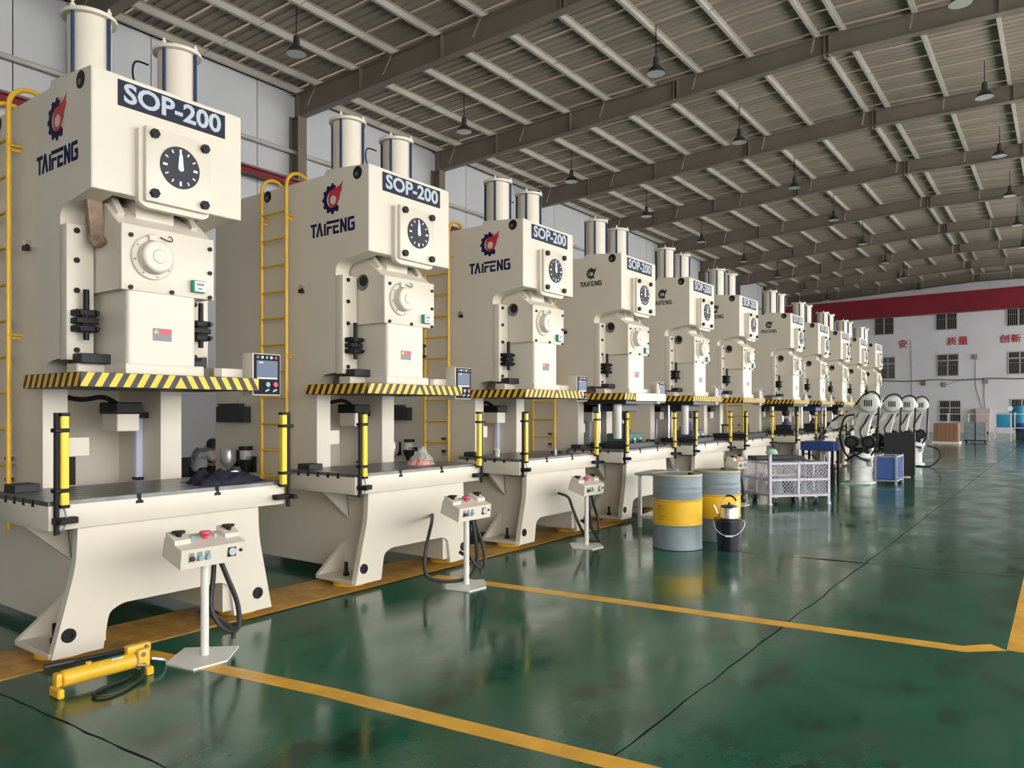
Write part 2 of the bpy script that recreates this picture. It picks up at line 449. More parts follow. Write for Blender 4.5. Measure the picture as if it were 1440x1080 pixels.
# left wall: white panels, dark columns, girts, skirting
bm = BM(); box(bm, XE-0.30, XE-0.12, Y0-2, Y1+6, 0, 10.9)
wl = struct(obj('wall_left', bm, JOINT, smooth=False), 'pale panelled side wall behind the presses')
bm = BM(); box(bm, XE-0.13, XE-0.08, 0.012, 2.988, 0.42, 10.75, 0.004, 1)
pan = bpy.data.meshes.new('wall_panel'); bm.to_mesh(pan); bm.free()
for i in range(25):
    o = mobj('wall_panel', pan, WALLP, wl); o.location = (0, Y0-1.17+3*i, 0)
bm = BM(); box(bm, XE-0.12, XE-0.06, Y0-2, Y1+6, 0, 0.42); obj('skirting', bm, WAINS, wl)
colm = BM()
box(colm, XE-0.06, XE-0.04, -0.15, 0.15, 0, 10.05); box(colm, XE+0.32, XE+0.34, -0.15, 0.15, 0, 10.05); box(colm, XE-0.04, XE+0.32, -0.008, 0.008, 0, 10.05)
box(colm, XE-0.06, XE+0.34, -0.2, 0.2, 0, 0.03)
cme = bpy.data.meshes.new('column'); colm.to_mesh(cme); colm.free()
bm = BM(); cyl(bm, (XE+0.1, 0, 9.0), (XE+0.1, 6, 9.0), 0.06, 10); sme = bpy.data.meshes.new('strut'); bm.to_mesh(sme); bm.free()
for ry in RY:
    o = mobj('column', cme, STEELC, wl); o.location = (0, ry, 0)
    o = mobj('strut', sme, PURL, wl); o.location = (0, ry, 0)
# crane runway on the wall
runway = thing('crane_runway', 'dark red crane rail beam running along the pale panelled wall', 'beam', (-17.35, 0, 0))
bm = BM(); L0, L1 = Y0, Y1-1
box(bm, -0.10, 0.10, L0, L1, 7.86, 7.88); box(bm, -0.006, 0.006, L0, L1, 7.88, 8.01); box(bm, -0.10, 0.10, L0, L1, 8.01, 8.03)
obj('runway_beam', bm, BEAMRED, runway)
P('rail', runway, STEELC, box, -0.03, 0.03, L0, L1, 8.03, 8.10)
for ry in RY: P('bracket', runway, STEELC, box, -0.25, 0.1, ry-0.08, ry+0.08, 7.60, 7.87)

# right wall: open glazed bays that let the daylight in (outside the frame)
bm = BM()
box(bm, XE2, XE2+0.2, Y0-2, Y1+6, 0, 0.9); box(bm, XE2, XE2+0.2, Y0-2, Y1+6, 7.0, 11.3)
for ry in RY+[RY[-1]+6]: box(bm, XE2-0.05, XE2+0.25, ry+0.9, ry+1.2, 0, 11.0)
wr = struct(obj('wall_right', bm, WALLW, smooth=False), 'low wall under a row of tall open window bays')
bm = BM(); box(bm, XE2+0.08, XE2+0.13, Y0-2, Y1+6, 4.6, 4.7)
for ry in RY:
    for k in (1, 2): box(bm, XE2+0.08, XE2+0.13, ry+1.05+2*k-0.03, ry+1.05+2*k+0.03, 0.9, 7.0)
obj('window_mullions', bm, FRAME, wr, smooth=False)
# plain back wall behind the camera
bm = BM(); box(bm, XE-0.3, XE2+0.3, Y0+1.2, Y0+1.4, 0, 11.8)
struct(obj('wall_back', bm, WALLW, smooth=False), 'plain white end wall')

# far wall, slightly turned
FW = (-5.0, 63.4); FS = -0.085
def yf(X): return FW[1]+FS*(X-FW[0])
def fbox(bm, X0, X1, z0, z1, d0, d1):      # box on the far wall, d measured toward the hall
    vs = [bm.verts.new((X, yf(X)-d, z)) for X in (X0, X1) for d in (d0, d1) for z in (z0, z1)]
    for f in [(0, 1, 3, 2), (4, 6, 7, 5), (0, 4, 5, 1), (2, 3, 7, 6), (0, 2, 6, 4), (1, 5, 7, 3)]:
        bm.faces.new([vs[i] for i in f])
bm = BM(); fbox(bm, XE-0.2, XE2+0.2, 0, 12.0, -0.3, 0)
wf = struct(obj('wall_far', bm, WALLW, smooth=False), 'white end wall with barred windows and red characters')

# ------------------------------------------------------------------ stamping presses
def gear_pts(r, n=12, depth=0.13):
    out = []
    for i in range(n):
        a = 2*PI*i/n; w_ = PI/n
        for da, rr in ((-0.95*w_, 1-depth), (-0.5*w_, 1-depth), (-0.40*w_, 1), (0.40*w_, 1), (0.5*w_, 1-depth)):
            out.append((math.cos(a+da)*r*rr, math.sin(a+da)*r*rr))
    return out
def flat(bm, pts, y, t=0.003):   # polygon given as (x,z) on a face turned to -Y
    prism(bm, pts, 'y', y-t, y)
def ring(bm, outer, cx, cz, ri, y, t=0.003, n=40, a0=0.0, a1=2*PI):
    """gear shaped ring with a round bore, made of quads"""
    N = len(outer); vo, vi = [], []
    for (x, z) in outer:
        a = math.atan2(z, x)
        vo.append((cx+x, cz+z)); vi.append((cx+math.cos(a)*ri, cz+math.sin(a)*ri))
    V = [[bm.verts.new((p[0], yy, p[1])) for p in L] for L in (vo, vi) for yy in (y-t, y)]
    for i in range(N):
        a = math.atan2(outer[i][1], outer[i][0]) % (2*PI)
        if not (a0 <= a <= a1): continue
        j = (i+1) % N
        of, ob, inf, inb = V
        bm.faces.new((of[i], of[j], inf[j], inf[i])); bm.faces.new((of[i], ob[i], ob[j], of[j]))
        bm.faces.new((inf[i], inf[j], inb[j], inb[i]))
def flame_pts():
    # a comet-like flame rising to the upper right, unit size, round head at the lower left
    up = [(-0.55, 0.12), (-0.42, 0.48), (-0.10, 0.66), (0.25, 0.72), (0.62, 0.82), (1.02, 1.12)]
    dn = [(0.80, 0.62), (0.98, 0.68), (0.72, 0.28), (0.62, -0.08), (0.40, -0.46), (0.02, -0.66), (-0.36, -0.52), (-0.54, -0.2)]
    a = [tuple(v[:2]) for v in smoothpts([(x, y, 0) for x, y in up], 4)]
    return a+dn
def logo(parent, cx, cz, r, y, m1, m2):
    bm = BM(); ring(bm, gear_pts(r, 12), cx, cz, r*0.56, y, a0=0.95, a1=5.4); obj('logo_gear', bm, m1, parent, smooth=False)
    bm = BM(); pts = flame_pts()
    outer = [(cx+px*r*0.92+0.10*r, cz+pz*r*0.92) for px, pz in pts]
    # crescent: outer flame with a round hollow, built as a fan of quads to the hollow's rim
    hc = (cx+0.06*r, cz-0.10*r); hr = 0.30*r
    A = [bm.verts.new((p[0], y-0.003, p[1])) for p in outer]
    B = []
    for p in outer:
        a = math.atan2(p[1]-hc[1], p[0]-hc[0]); B.append(bm.verts.new((hc[0]+math.cos(a)*hr, y-0.003, hc[1]+math.sin(a)*hr)))
    for i in range(len(A)):
        j = (i+1) % len(A)
        if abs((A[i].co-B[i].co).length) < 1e-4: continue
        bm.faces.new((A[i], A[j], B[j], B[i]))
    obj('logo_flame', bm, m2, parent, smooth=False)
def wordmark(parent, x0, x1, zc, h, y, m):
    W = x1-x0; t = h*0.20
    bm = BM()
    def st(ax, az, bx, bz, w_=1.0):
        p, q = Vector((x0+ax*W/6.7, 0, zb+az*h)), Vector((x0+bx*W/6.7, 0, zb+bz*h)); d = (q-p).normalized(); n = Vector((-d.z, 0, d.x))*t*w_/2
        vs = [p+n, q+n, q-n, p-n]
        prism(bm, [(v.x, v.z) for v in vs], 'y', y-0.003, y)
    zb = zc-h/2
    st(0, .9, .95, .9); st(.47, .95, .47, 0)                                   # T
    st(1.0, 0, 1.40, 1); st(1.76, 0, 1.40, 1)                                  # A without bar
    st(2.20, 0, 2.20, .88)                                                     # I
    st(2.45, .9, 4.35, .9); st(2.62, 0, 2.62, .62); st(2.5, .52, 3.25, .52, .85)   # F, its bar running on over the E
    st(3.55, 0, 3.55, .62); st(3.5, .52, 4.2, .52, .85); st(3.5, .1, 4.3, .1)      # E
    st(4.62, 0, 4.62, 1); st(4.62, .93, 5.28, .07); st(5.28, 0, 5.28, 1)       # N
    st(5.70, .08, 5.70, .92); st(5.65, .9, 6.5, .9); st(5.65, .1, 6.5, .1); st(6.45, .05, 6.45, .55); st(6.1, .5, 6.55, .5)   # G
    obj('wordmark', bm, m, parent, smooth=False)

YL, YR = -0.54, 0.53
def make_press():
    r = bpy.data.objects.new('stamping_press', None); COL.objects.link(r); r.empty_display_size = 0.2
    prof = [(-0.17, 3.935), (-0.17, 3.115), (-0.545, 3.065), (-0.63, 3.03), (-0.63, 1.985), (-0.82, 1.965), (-0.91, 1.86),
            (-0.91, 1.0), (-0.03, 0.87), (-0.03, 0.70), (-0.03, 0.09), (-2.67, 0.09), (-2.67, 3.935), (-0.80, 3.935), (-0.77, 3.985)]
    rad = [0, 0, 0.03, 0.06, 0, 0.05, 0.06, 0, 0, 0, 0, 0, 0, 0, 0]
    pr = rounded(prof, rad)
    cut = prof[:10]+[(-0.03, 0.42), (-0.75, 0.36), (-0.85, 0.09)]+prof[11:]
    lft = P('side_plate', r, CREAM, prism, pr, 'y', YL, YL+0.03)
    P('plate_core', lft, CREAM, prism, rounded(cut, rad[:10]+[0, 0, 0]+rad[11:]), 'y', YL+0.03, YL+0.17)
    P('side_plate', r, CREAM, prism, pr, 'y', YR-0.18, YR)
    bm = BM()
    box(bm, -0.27, -0.165, YL+0.004, 0.60, 3.117, 3.933, 0.004, 1)
    box(bm, -2.4, -0.2, YR, 0.60, 3.115, 3.93)
    crown = obj('crown', bm, IVORY, r)
    P('top_plate', r, CREAM, box, -2.66, -0.2, YL+0.1, YR-0.1, 3.86, 3.93)
    P('back_plate', r, CREAM, box, -1.72, -1.60, YL+0.16, YR-0.17, 0.7, 3.88)
    P('rear_cover', r, CREAM, box, -2.67, -2.60, YL+0.1, YR-0.1, 0.3, 3.9)
    # round lifting holes
    for x in (-0.32, -1.71):
        h = P('lifting_hole', r, BLACK, cyl, (x, YL-0.002, 3.875), (x, YL+0.08, 3.875), 0.062, 20)
        P('hole_liner', h, STEEL, cyl, (x-0.015, YL-0.003, 3.865), (x-0.015, YL+0.05, 3.865), 0.022, 12)
    # model sign
    s = P('model_sign', r, SIGNBG, box, -0.166, -0.158, -0.366, 0.455, 3.722, 3.902, 0.002, 1)
    me = text_mesh('SOP-200', 0.185, 0.0015, 0.005); me.transform(Matrix.Translation((-0.157, 0.045, 3.812)) @ FACE_X)
    xs = [v.co.y for v in me.vertices]; sc = 0.745/(max(xs)-min(xs)); mid = (max(xs)+min(xs))/2
    for v in me.vertices: v.co.y = 0.045+(v.co.y-mid)*sc
    mobj('sign_lettering', me, SILVER, s)
    # dial boss with dial
    pts = rounded([(-0.245, 3.60), (-0.245, 3.075), (-0.19, 3.045), (0.25, 3.045), (0.29, 3.075), (0.29, 3.60)], [0.02, 0.02, 0.03, 0.03, 0.02, 0.02])
    P('dial_boss', crown, IVORY, prism, pts, 'x', -0.17, -0.115)
    bm = BM(); box(bm, -0.12, -0.078, -0.213, 0.278, 3.085, 3.615, 0.012, 2); dp = obj('dial_plate', bm, IVORY, r)
    for y, z in ((-0.157, 3.563), (0.228, 3.561), (-0.157, 3.143), (0.225, 3.142)):
        b = P('bolt', dp, BLACK, cyl, (-0.08, y, z), (-0.045, y, z), 0.033, 6)
    d = P('dial_face', r, DIAL, cyl, (-0.08, 0.037, 3.372), (-0.068, 0.037, 3.372), 0.150, 36)
    for i in range(12):
        bm = BM(); a = PI/2-2*PI*i/12; ca, sa = math.cos(a), math.sin(a); big = i % 3 == 0
        bar(bm, (-0.0675, 0.037+ca*(0.10 if big else 0.108), 3.372+sa*(0.10 if big else 0.108)), (-0.0675, 0.037+ca*0.132, 3.372+sa*0.132), 0.016 if big else 0.009, 0.002, up=(1, 0, 0)); obj('dial_mark', bm, DIALW, d)
    bm = BM(); prism(bm, [(0.017, 3.365), (0.057, 3.365), (0.049, 3.46), (0.037, 3.475), (0.025, 3.46)], 'x', -0.068, -0.061)
    cyl(bm, (-0.068, 0.037, 3.364), (-0.058, 0.037, 3.364), 0.02, 14); obj('dial_hand', bm, DIALW, d)
    # gibs
    for y0, y1 in ((YL, YL+0.185), (YR-0.175, YR+0.01)):
        g = P('gib', r, IVORY, box, -0.64, -0.53, y0, y1, 1.97, 2.93, 0.006, 2)
        for z in (2.885, 2.675, 2.462, 2.04):
            P('bolt', g, BLACK, cyl, (-0.54, y0+0.065, z), (-0.515, y0+0.065, z), 0.021, 6)
    # slide
    sp = [(-0.90, 1.87), (-0.17, 1.87), (-0.17, 2.92), (-0.41, 3.09), (-0.90, 3.09)]
    bm = BM(); prism(bm, [(-0.90, 2.46), (-0.20, 2.46), (-0.20, 2.92), (-0.41, 3.09), (-0.90, 3.09)], 'y', -0.345, 0.355)
    sl = obj('slide', bm, CREAM, r)
    bm = BM(); box(bm, -0.205, -0.155, -0.345, 0.358, 2.455, 2.918, 0.008, 2); fp = obj('slide_front_plate', bm, IVORY, r)
    bm = BM(); pts = rounded([(-0.88, -0.30), (-0.165, -0.30), (-0.165, 0.215), (-0.88, 0.33), (-0.9, 0)], [0, 0.04, 0.04, 0, 0]); prism(bm, pts, 'z', 1.87, 2.46)
    obj('slide_body', bm, IVORY, r)
    P('slide_flange', r, IVORY, box, -0.80, -0.155, -0.315, 0.275, 1.86, 1.945, 0.008, 2)
    P('adjusting_nut', r, IVORY, box, -0.55, -0.3, -0.17, 0.12, 2.85, 3.4, 0.01, 2)
    for y in (-0.29, 0.27):
        P('balance_arm', r, CREAM, bar, (-0.30, y, 2.98), (-0.62, y, 3.36), 0.05, 0.09)
    for y, z in ((-0.283, 2.84), (-0.285, 2.475), (0.017, 2.474), (0.319, 2.84), (0.319, 2.658), (0.319, 2.473)):
        P('bolt', fp, BLACK, cyl, (-0.157, y, z), (-0.140, y, z), 0.017, 6)
    cp = BM(); lathe(cp, [(0.155, -0.157), (0.155, -0.138), (0.148, -0.132), (0.120, -0.130), (0.112, -0.062), (0.100, -0.052), (0.05, -0.05), (0.045, -0.042), (0.001, -0.042)], (0, -0.13, 2.70), 32, 'x')
    c = obj('gear_cap', cp, IVORY, r)
    for i in range(8):
        a = 2*PI*i/8+0.2; P('cap_screw', c, STEEL, cyl, (-0.134, -0.13+math.cos(a)*0.137, 2.70+math.sin(a)*0.137), (-0.126, -0.13+math.cos(a)*0.137, 2.70+math.sin(a)*0.137), 0.007, 6)
    P('cap_lug', c, IVORY, box, -0.15, -0.10, -0.175, -0.115, 2.815, 2.86, 0.006, 1)
    bm = BM(); tube(bm, smoothpts([(-0.15, -0.07, 2.86), (-0.135, -0.03, 2.842), (-0.135, 0.01, 2.842), (-0.135, 0.005, 2.87), (-0.15, -0.01, 2.875)], 3), 0.004, 5); obj('cap_clip', bm, BLACK, c)
    g = P('counter_box', r, GREEN, box, -0.157, -0.115, 0.165, 0.265, 2.495, 2.585, 0.004, 1)
    P('counter_face', g, DIALW, box, -0.116, -0.112, 0.178, 0.262, 2.503, 2.578)
    bm = BM(); box(bm, -0.1125, -0.111, 0.19, 0.25, 2.545, 2.565); box(bm, -0.1125, -0.111, 0.20, 0.235, 2.515, 2.53); obj('counter_print', bm, GREY, g)
    # warning label
    lb = P('warning_label', r, GREY, box, -0.166, -0.162, -0.118, 0.022, 2.115, 2.205)
    P('warning_heading', lb, PINKB, box, -0.163, -0.161, -0.065, 0.020, 2.165, 2.203)
    bm = BM(); prism(bm, [(-0.113, 2.168), (-0.072, 2.168), (-0.0925, 2.200)], 'x', -0.163, -0.161); obj('warning_triangle', bm, YEL, lb)
    # round port on the slide's flank
    po = P('slide_port', r, STEEL, cyl, (-0.46, -0.349, 2.87), (-0.46, -0.30, 2.87), 0.082, 24)
    P('port_bore', po, BLACK, cyl, (-0.447, -0.351, 2.885), (-0.447, -0.33, 2.885), 0.055, 18)
    # black gib clamps and stops
    for sgn, yc, xb in ((1, -0.44, -0.45), (-1, 0.415, -0.42)):
        bm = BM()
        for z in (2.19, 2.245, 2.30): box(bm, xb-0.10, xb+0.02, yc-0.075, yc+0.075, z-0.022, z+0.022, 0.006, 1)
        box(bm, xb-0.10, xb+0.0, yc-0.03, yc+0.055, 2.165, 2.325)
        cl = obj('gib_clamp', bm, BLACK, r)
        bm = BM(); cyl(bm, (xb-0.01, yc, 2.11), (xb-0.01, yc, 2.465), 0.020, 12); obj('clamp_rod', bm, BLACK, cl)
        for z in (2.19, 2.30):
            for dy in (-0.05, 0.06): P('clamp_screw', cl, BLACK, cyl, (xb+0.015, yc+dy, z), (xb+0.04, yc+dy, z), 0.015, 6)
    bm = BM(); box(bm, -0.60, -0.40, -0.50, -0.26, 1.945, 2.015, 0.006, 1); box(bm, -0.50, -0.48, -0.285, -0.265, 2.01, 2.10); obj('slide_stop', bm, DGREY, r)
    bm = BM(); prism(bm, rounded([(0.35, 1.95), (0.45, 1.95), (0.45, 2.035), (0.41, 2.035), (0.40, 2.0), (0.35, 2.0)], 0.008, 2), 'x', -0.55, -0.40); obj('slide_stop', bm, DGREY, r)
    P('slide_shoe', r, IVORY, box, -0.63, -0.46, -0.50, -0.28, 1.86, 1.95, 0.01, 1)
    # ram plate with hazard stripes
    rp = P('ram_plate', r, DGREY, box, -0.90, -0.055, -0.655, 0.675, 1.77, 1.868)
    bm = BM(); box(bm, -0.055, -0.050, -0.66, 0.68, 1.773, 1.865); obj('stripe_front', bm, STRIPE, rp, smooth=False)
    bm = BM(); box(bm, -0.93, -0.050, -0.662, -0.655, 1.773, 1.865); obj('stripe_side', bm, STRIPE, rp, smooth=False)
    # operator panel on its arm
    bm = BM(); box(bm, -0.38, -0.30, 0.45, 0.80, 1.88, 1.95, 0.004, 1); box(bm, -0.62, -0.30, 0.45, 0.52, 1.88, 1.95, 0.004, 1); obj('panel_arm', bm, CREAM, r)
    pb = P('operator_panel', r, IVORY, box, -0.31, -0.165, 0.705, 0.972, 1.735, 2.078, 0.006, 2)
    P('panel_face', pb, PANELB, box, -0.166, -0.160, 0.715, 0.962, 1.745, 2.070)
    P('screen', pb, SCREEN, box, -0.161, -0.157, 0.738, 0.938, 1.868, 2.020)
    bm = BM(); box(bm, -0.158, -0.1565, 0.76, 0.80, 2.0, 2.008); box(bm, -0.158, -0.1565, 0.745, 0.93, 1.872, 1.882); obj('screen_print', bm, DIALW, pb)
    for k, m_ in enumerate((GREY, DIALW, CYANB, DIALW, PINKB)): P('indicator', pb, m_, cyl, (-0.161, 0.745+0.043*k, 2.046), (-0.150, 0.745+0.043*k, 2.046), 0.011, 10)
    for k, m_ in enumerate((CYANB, PINKB)): P('push_button', pb, m_, cyl, (-0.161, 0.835+0.072*k, 1.826), (-0.140, 0.835+0.072*k, 1.826), 0.021, 12)
    for k in range(2): P('selector', pb, SILVER, bar, (-0.155, 0.815+0.075*k, 1.770), (-0.155, 0.850+0.075*k, 1.785), 0.010, 0.012)
    # die cushion cylinders on top
    for yc in (-0.29, 0.395):
        cy = BM(); lathe(cy, [(0.175, 3.93), (0.175, 3.96), (0.147, 3.96), (0.147, 4.50)], (-0.74, yc, 0), 32); cyo = obj('air_cylinder', cy, IVORY, r)
        P('cylinder_cap', cyo, CREAM, lathe, [(0.147, 4.495), (0.185, 4.50), (0.187, 4.525), (0.175, 4.532), (0.001, 4.534)], (-0.74, yc, 0), 32)
        for k in range(4):
            a = PI/4+PI/2*k-0.35; X, Y = -0.74+math.cos(a)*0.165, yc+math.sin(a)*0.165
            P('tie_rod', cyo, BLUE, cyl, (X, Y, 3.96), (X, Y, 4.505), 0.013, 8)
            P('tie_nut', cyo, CREAM, lathe, [(0.018, 4.53), (0.018, 4.55), (0.009, 4.552), (0.009, 4.572), (0.001, 4.574)], (X, Y, 0), 8)
    bm = BM(); tube(bm, smoothpts([(-0.86, 0.22, 4.40), (-0.93, 0.15, 4.42), (-0.93, 0.13, 4.30), (-0.90, 0.17, 4.15), (-0.9, 0.2, 3.93)], 5), 0.008, 6); obj('air_hose', bm, BLACK, r)
    # ladder
    lx0, lx1, ly = -1.69, -1.28, YL-0.085
    bm = BM()
    for x in (lx0, lx1):
        arc = [(x, ly+0.15-0.15*math.cos(a), 3.905+0.15*math.sin(a)) for a in [PI*k/10 for k in range(11)]]
        tube(bm, [(x, ly, 0.72)]+arc+[(x, ly+0.30, 3.80)], 0.019, 8)
    lad = obj('ladder', bm, YEL, r)
    for k in range(11):
        z = 0.93+0.272*k; P('rung', lad, YEL, cyl, (lx0, ly, z), (lx1, ly, z), 0.013, 8)
    for z in (0.95, 2.18, 3.60):
        for x in (lx0, lx1):
            bm = BM(); box(bm, x-0.025, x+0.03, ly-0.012, YL+0.01, z-0.004, z+0.004); box(bm, x-0.025, x-0.017, ly-0.012, YL+0.01, z-0.03, z+0.004); obj('ladder_bracket', bm, YEL, lad)
    # bolster table
    tb = P('table', r, IVORY, box, -0.90, 0.03, -0.885, 0.865, 0.862, 1.02, 0.006, 2)
    xs = [-0.90, -0.755, -0.615, -0.475, -0.335, -0.195, 0.03]
    for a, b in zip(xs, xs[1:]):
        P('bolster_strip', tb, STEEL, box, a+0.008, b-0.008, -0.884, 0.864, 1.015, 1.047, 0.002, 1)
    for x in xs[1:-1]:
        bm = BM(); prism(bm, [(x-0.009, 1.046), (x-0.009, 1.02), (x-0.02, 1.012), (x-0.02, 1.0), (x+0.02, 1.0), (x+0.02, 1.012), (x+0.009, 1.02), (x+0.009, 1.046)], 'y', -0.887, -0.86); obj('t_slot', bm, BLACK, tb)
    for y in (-0.315, 0.27):
        bm = BM(); prism(bm, [(y-0.011, 1.048), (y-0.011, 1.008), (y-0.026, 1.003), (y-0.026, 0.985), (y+0.026, 0.985), (y+0.026, 1.003), (y+0.011, 1.008), (y+0.011, 1.048)], 'x', 0.0, 0.0325); obj('t_slot', bm, BLACK, tb)
    P('steel_block', tb, DGREY, box, -0.88, -0.70, -0.80, -0.64, 1.047, 1.10, 0.003, 1)
    # apron with two legs and the arch
    ap = [(-0.70, 0.865), (-0.71, 0.62), (-0.855, 0.05), (-0.54, 0.05), (-0.515, 0.21), (-0.50, 0.28), (-0.42, 0.325), (0.33, 0.325), (0.40, 0.28), (0.43, 0.05), (0.765, 0.05), (0.65, 0.62), (0.64, 0.865)]
    ap = rounded(ap, [0, 0.10, 0, 0, 0, 0.03, 0.05, 0.05, 0.03, 0, 0, 0.10, 0])
    apr = P('apron', r, IVORY, prism, ap, 'x', -0.06, 0.0)
    for y in (-0.755, 0.635):
        pl = BM(); lathe(pl, [(0.045, -0.01), (0.045, 0.008), (0.040, 0.012), (0.022, 0.012), (0.020, 0.004), (0.001, 0.004)], (0, y, 0.185), 20, 'x'); obj('leg_plug', pl, BLACK, apr)
    for sg, y0, y1 in ((-1, -0.86, YL+0.02), (1, YR-0.02, 0.77)):
        f = P('foot', r, IVORY, box, -0.54, -0.03, y0, y1, 0.05, 0.085, 0.004, 1)
        yo, yi = (y0, y1) if sg < 0 else (y1, y0)
        P('gusset', f, IVORY, prism, [(yo, 0.085), (yi, 0.085), (yi, 0.37)], 'x', -0.54, -0.50)
        bm = BM(); cyl(bm, (-0.27, (yo*0.6+yi*0.4), 0.08), (-0.27, (yo*0.6+yi*0.4), 0.21), 0.016, 10); cyl(bm, (-0.27, (yo*0.6+yi*0.4), 0.08), (-0.27, (yo*0.6+yi*0.4), 0.115), 0.03, 6); obj('anchor_bolt', bm, BLACK, f)
        P('foot_pad', r, YEL, lathe, [(0.15, 0.0), (0.15, 0.045), (0.14, 0.052), (0.001, 0.052)], (-0.27, (y0+y1)/2, 0), 28)
        P('table_bracket', r, CREAM, prism, [(yo*1.0, 0.864), (yi, 0.864), (yi, 0.58), (yi+0.03*sg, 0.58)], 'x', -0.47, -0.43)
        fr = P('rear_foot', r, IVORY, box, -2.55, -2.05, y0, y1, 0.05, 0.085)
        P('foot_pad', r, YEL, lathe, [(0.15, 0.0), (0.15, 0.045), (0.14, 0.052), (0.001, 0.052)], (-2.3, (y0+y1)/2, 0), 20)
    # light curtains
    for y, yp, x in ((-0.81, -0.848, 0.062), (0.827, 0.885, 0.062)):
        lc = P('light_curtain', r, YELCUR, box, x-0.02, x+0.025, y-0.024, y+0.024, 1.02, 1.585, 0.006, 1)
        bm = BM(); box(bm, x-0.03, x+0.03, y-0.027, y+0.027, 1.578, 1.60, 0.004, 1); box(bm, x-0.03, x+0.03, y-0.027, y+0.027, 1.005, 1.025, 0.004, 1); obj('curtain_cap', bm, BLACK, lc)
        P('curtain_post', lc, BLACK, cyl, (x-0.01, yp, 0.84), (x-0.01, yp, 1.60), 0.017, 10)
        for z in (1.49, 1.115):
            P('curtain_clamp', lc, BLACK, box, x-0.035, x+0.03, min(y, yp)-0.025, max(y, yp)+0.025, z-0.013, z+0.013, 0.004, 1)
        bm = BM(); box(bm, x-0.035, x+0.03, min(yp, y*0.93)-0.02, max(yp, y*0.93)+0.02, 0.905, 0.945, 0.004, 1); cyl(bm, (x+0.04, yp, 0.925), (x+0.09, yp, 0.925), 0.018, 8); obj('post_bracket', bm, BLACK, lc)
    bm = BM(); tube(bm, smoothpts([(0.062, -0.81, 1.01), (0.075, -0.80, 0.93), (0.05, -0.82, 0.85), (-0.2, -0.75, 0.835), (-0.40, -0.60, 0.84), (-0.42, -0.57, 0.72), (-0.42, -0.56, 0.60)], 5), 0.006, 6); obj('curtain_cable', bm, GREY, r)
    # throat fittings
    lt = P('work_light', r, LEDW, box, -1.25, -1.19, 0.295, 0.352, 1.05, 1.56, 0.006, 1)
    P('light_end', lt, BLACK, box, -1.26, -1.18, 0.29, 0.354, 1.56, 1.59); P('light_end', lt, BLACK, box, -1.26, -1.18, 0.29, 0.354, 1.03, 1.052)
    tbx = P('throat_box', r, CREAM, box, -1.25, -1.0, 0.04, 0.22, 1.445, 1.59, 0.006, 1)
    P('box_lid', tbx, BLACK, box, -1.26, -0.98, 0.02, 0.24, 1.585, 1.68, 0.01, 1); P('box_bracket', tbx, BLACK, box, -1.20, -1.10, 0.2, 0.36, 1.55, 1.60)
    P('throat_box', r, CREAM, box, -1.20, -1.0, -0.375, -0.17, 1.26, 1.41, 0.006, 1)
    bm = BM(); tube(bm, [(-1.08, -0.27, 1.27), (-1.08, -0.27, 1.04)], 0.03, 8); obj('conduit', bm, BLACK, r)
    bm = BM(); tube(bm, smoothpts([(-1.1, 0.1, 1.66), (-1.15, 0.0, 1.72), (-1.2, -0.15, 1.70), (-1.3, -0.3, 1.74)], 5), 0.02, 8); obj('air_line', bm, BLACK, r)
    # things on the outer flank: terminal box, air regulator, filter, valves
    bm = BM(); box(bm, -2.52, -2.00, YL-0.09, YL, 1.485, 1.655, 0.004, 1); box(bm, -2.52, -2.12, YL-0.07, YL, 1.655, 1.69); obj('terminal_box', bm, DGREY, r)
    rg = BM(); lathe(rg, [(0.02, 0.98), (0.075, 1.03), (0.085, 1.06), (0.085, 1.17), (0.07, 1.20), (0.001, 1.205)], (-2.28, YL-0.09, 0), 18); g = obj('air_regulator', rg, ALU, r)
    P('regulator_bracket', g, BLACK, box, -2.35, -2.21, YL-0.03, YL, 1.0, 1.18)
    ft = BM(); lathe(ft, [(0.03, 0.92), (0.04, 0.97), (0.075, 1.04), (0.08, 1.09)], (-1.97, YL-0.09, 0), 18); g = obj('oil_filter', ft, BLACK, r)
    P('filter_bowl', g, CLEAR, lathe, [(0.06, 1.085), (0.062, 1.19), (0.06, 1.195)], (-1.97, YL-0.09, 0), 18)
    P('filter_cap', g, BLACK, lathe, [(0.072, 1.19), (0.072, 1.23), (0.001, 1.232)], (-1.97, YL-0.09, 0), 18)
    P('filter_bracket', g, BLACK, box, -2.04, -1.90, YL-0.04, YL, 0.95, 1.12)
    for z in (1.23, 1.07):
        v = P('grease_valve', r, CHROME, cyl, (-1.40, YL-0.05, z-0.02), (-1.40, YL+0.01, z-0.02), 0.02, 10)
        P('valve_lever', v, BLACK, box, -1.425, -1.375, YL-0.06, YL-0.02, z+0.005, z+0.03)
    sx = P('switch', r, CHROME, cyl, (-1.12, YL-0.04, 2.86), (-1.12, YL+0.01, 2.86), 0.022, 10)
    P('switch_cap', sx, BLACK, box, -1.14, -1.10, YL-0.05, YL-0.01, 2.80, 2.835)
    return r

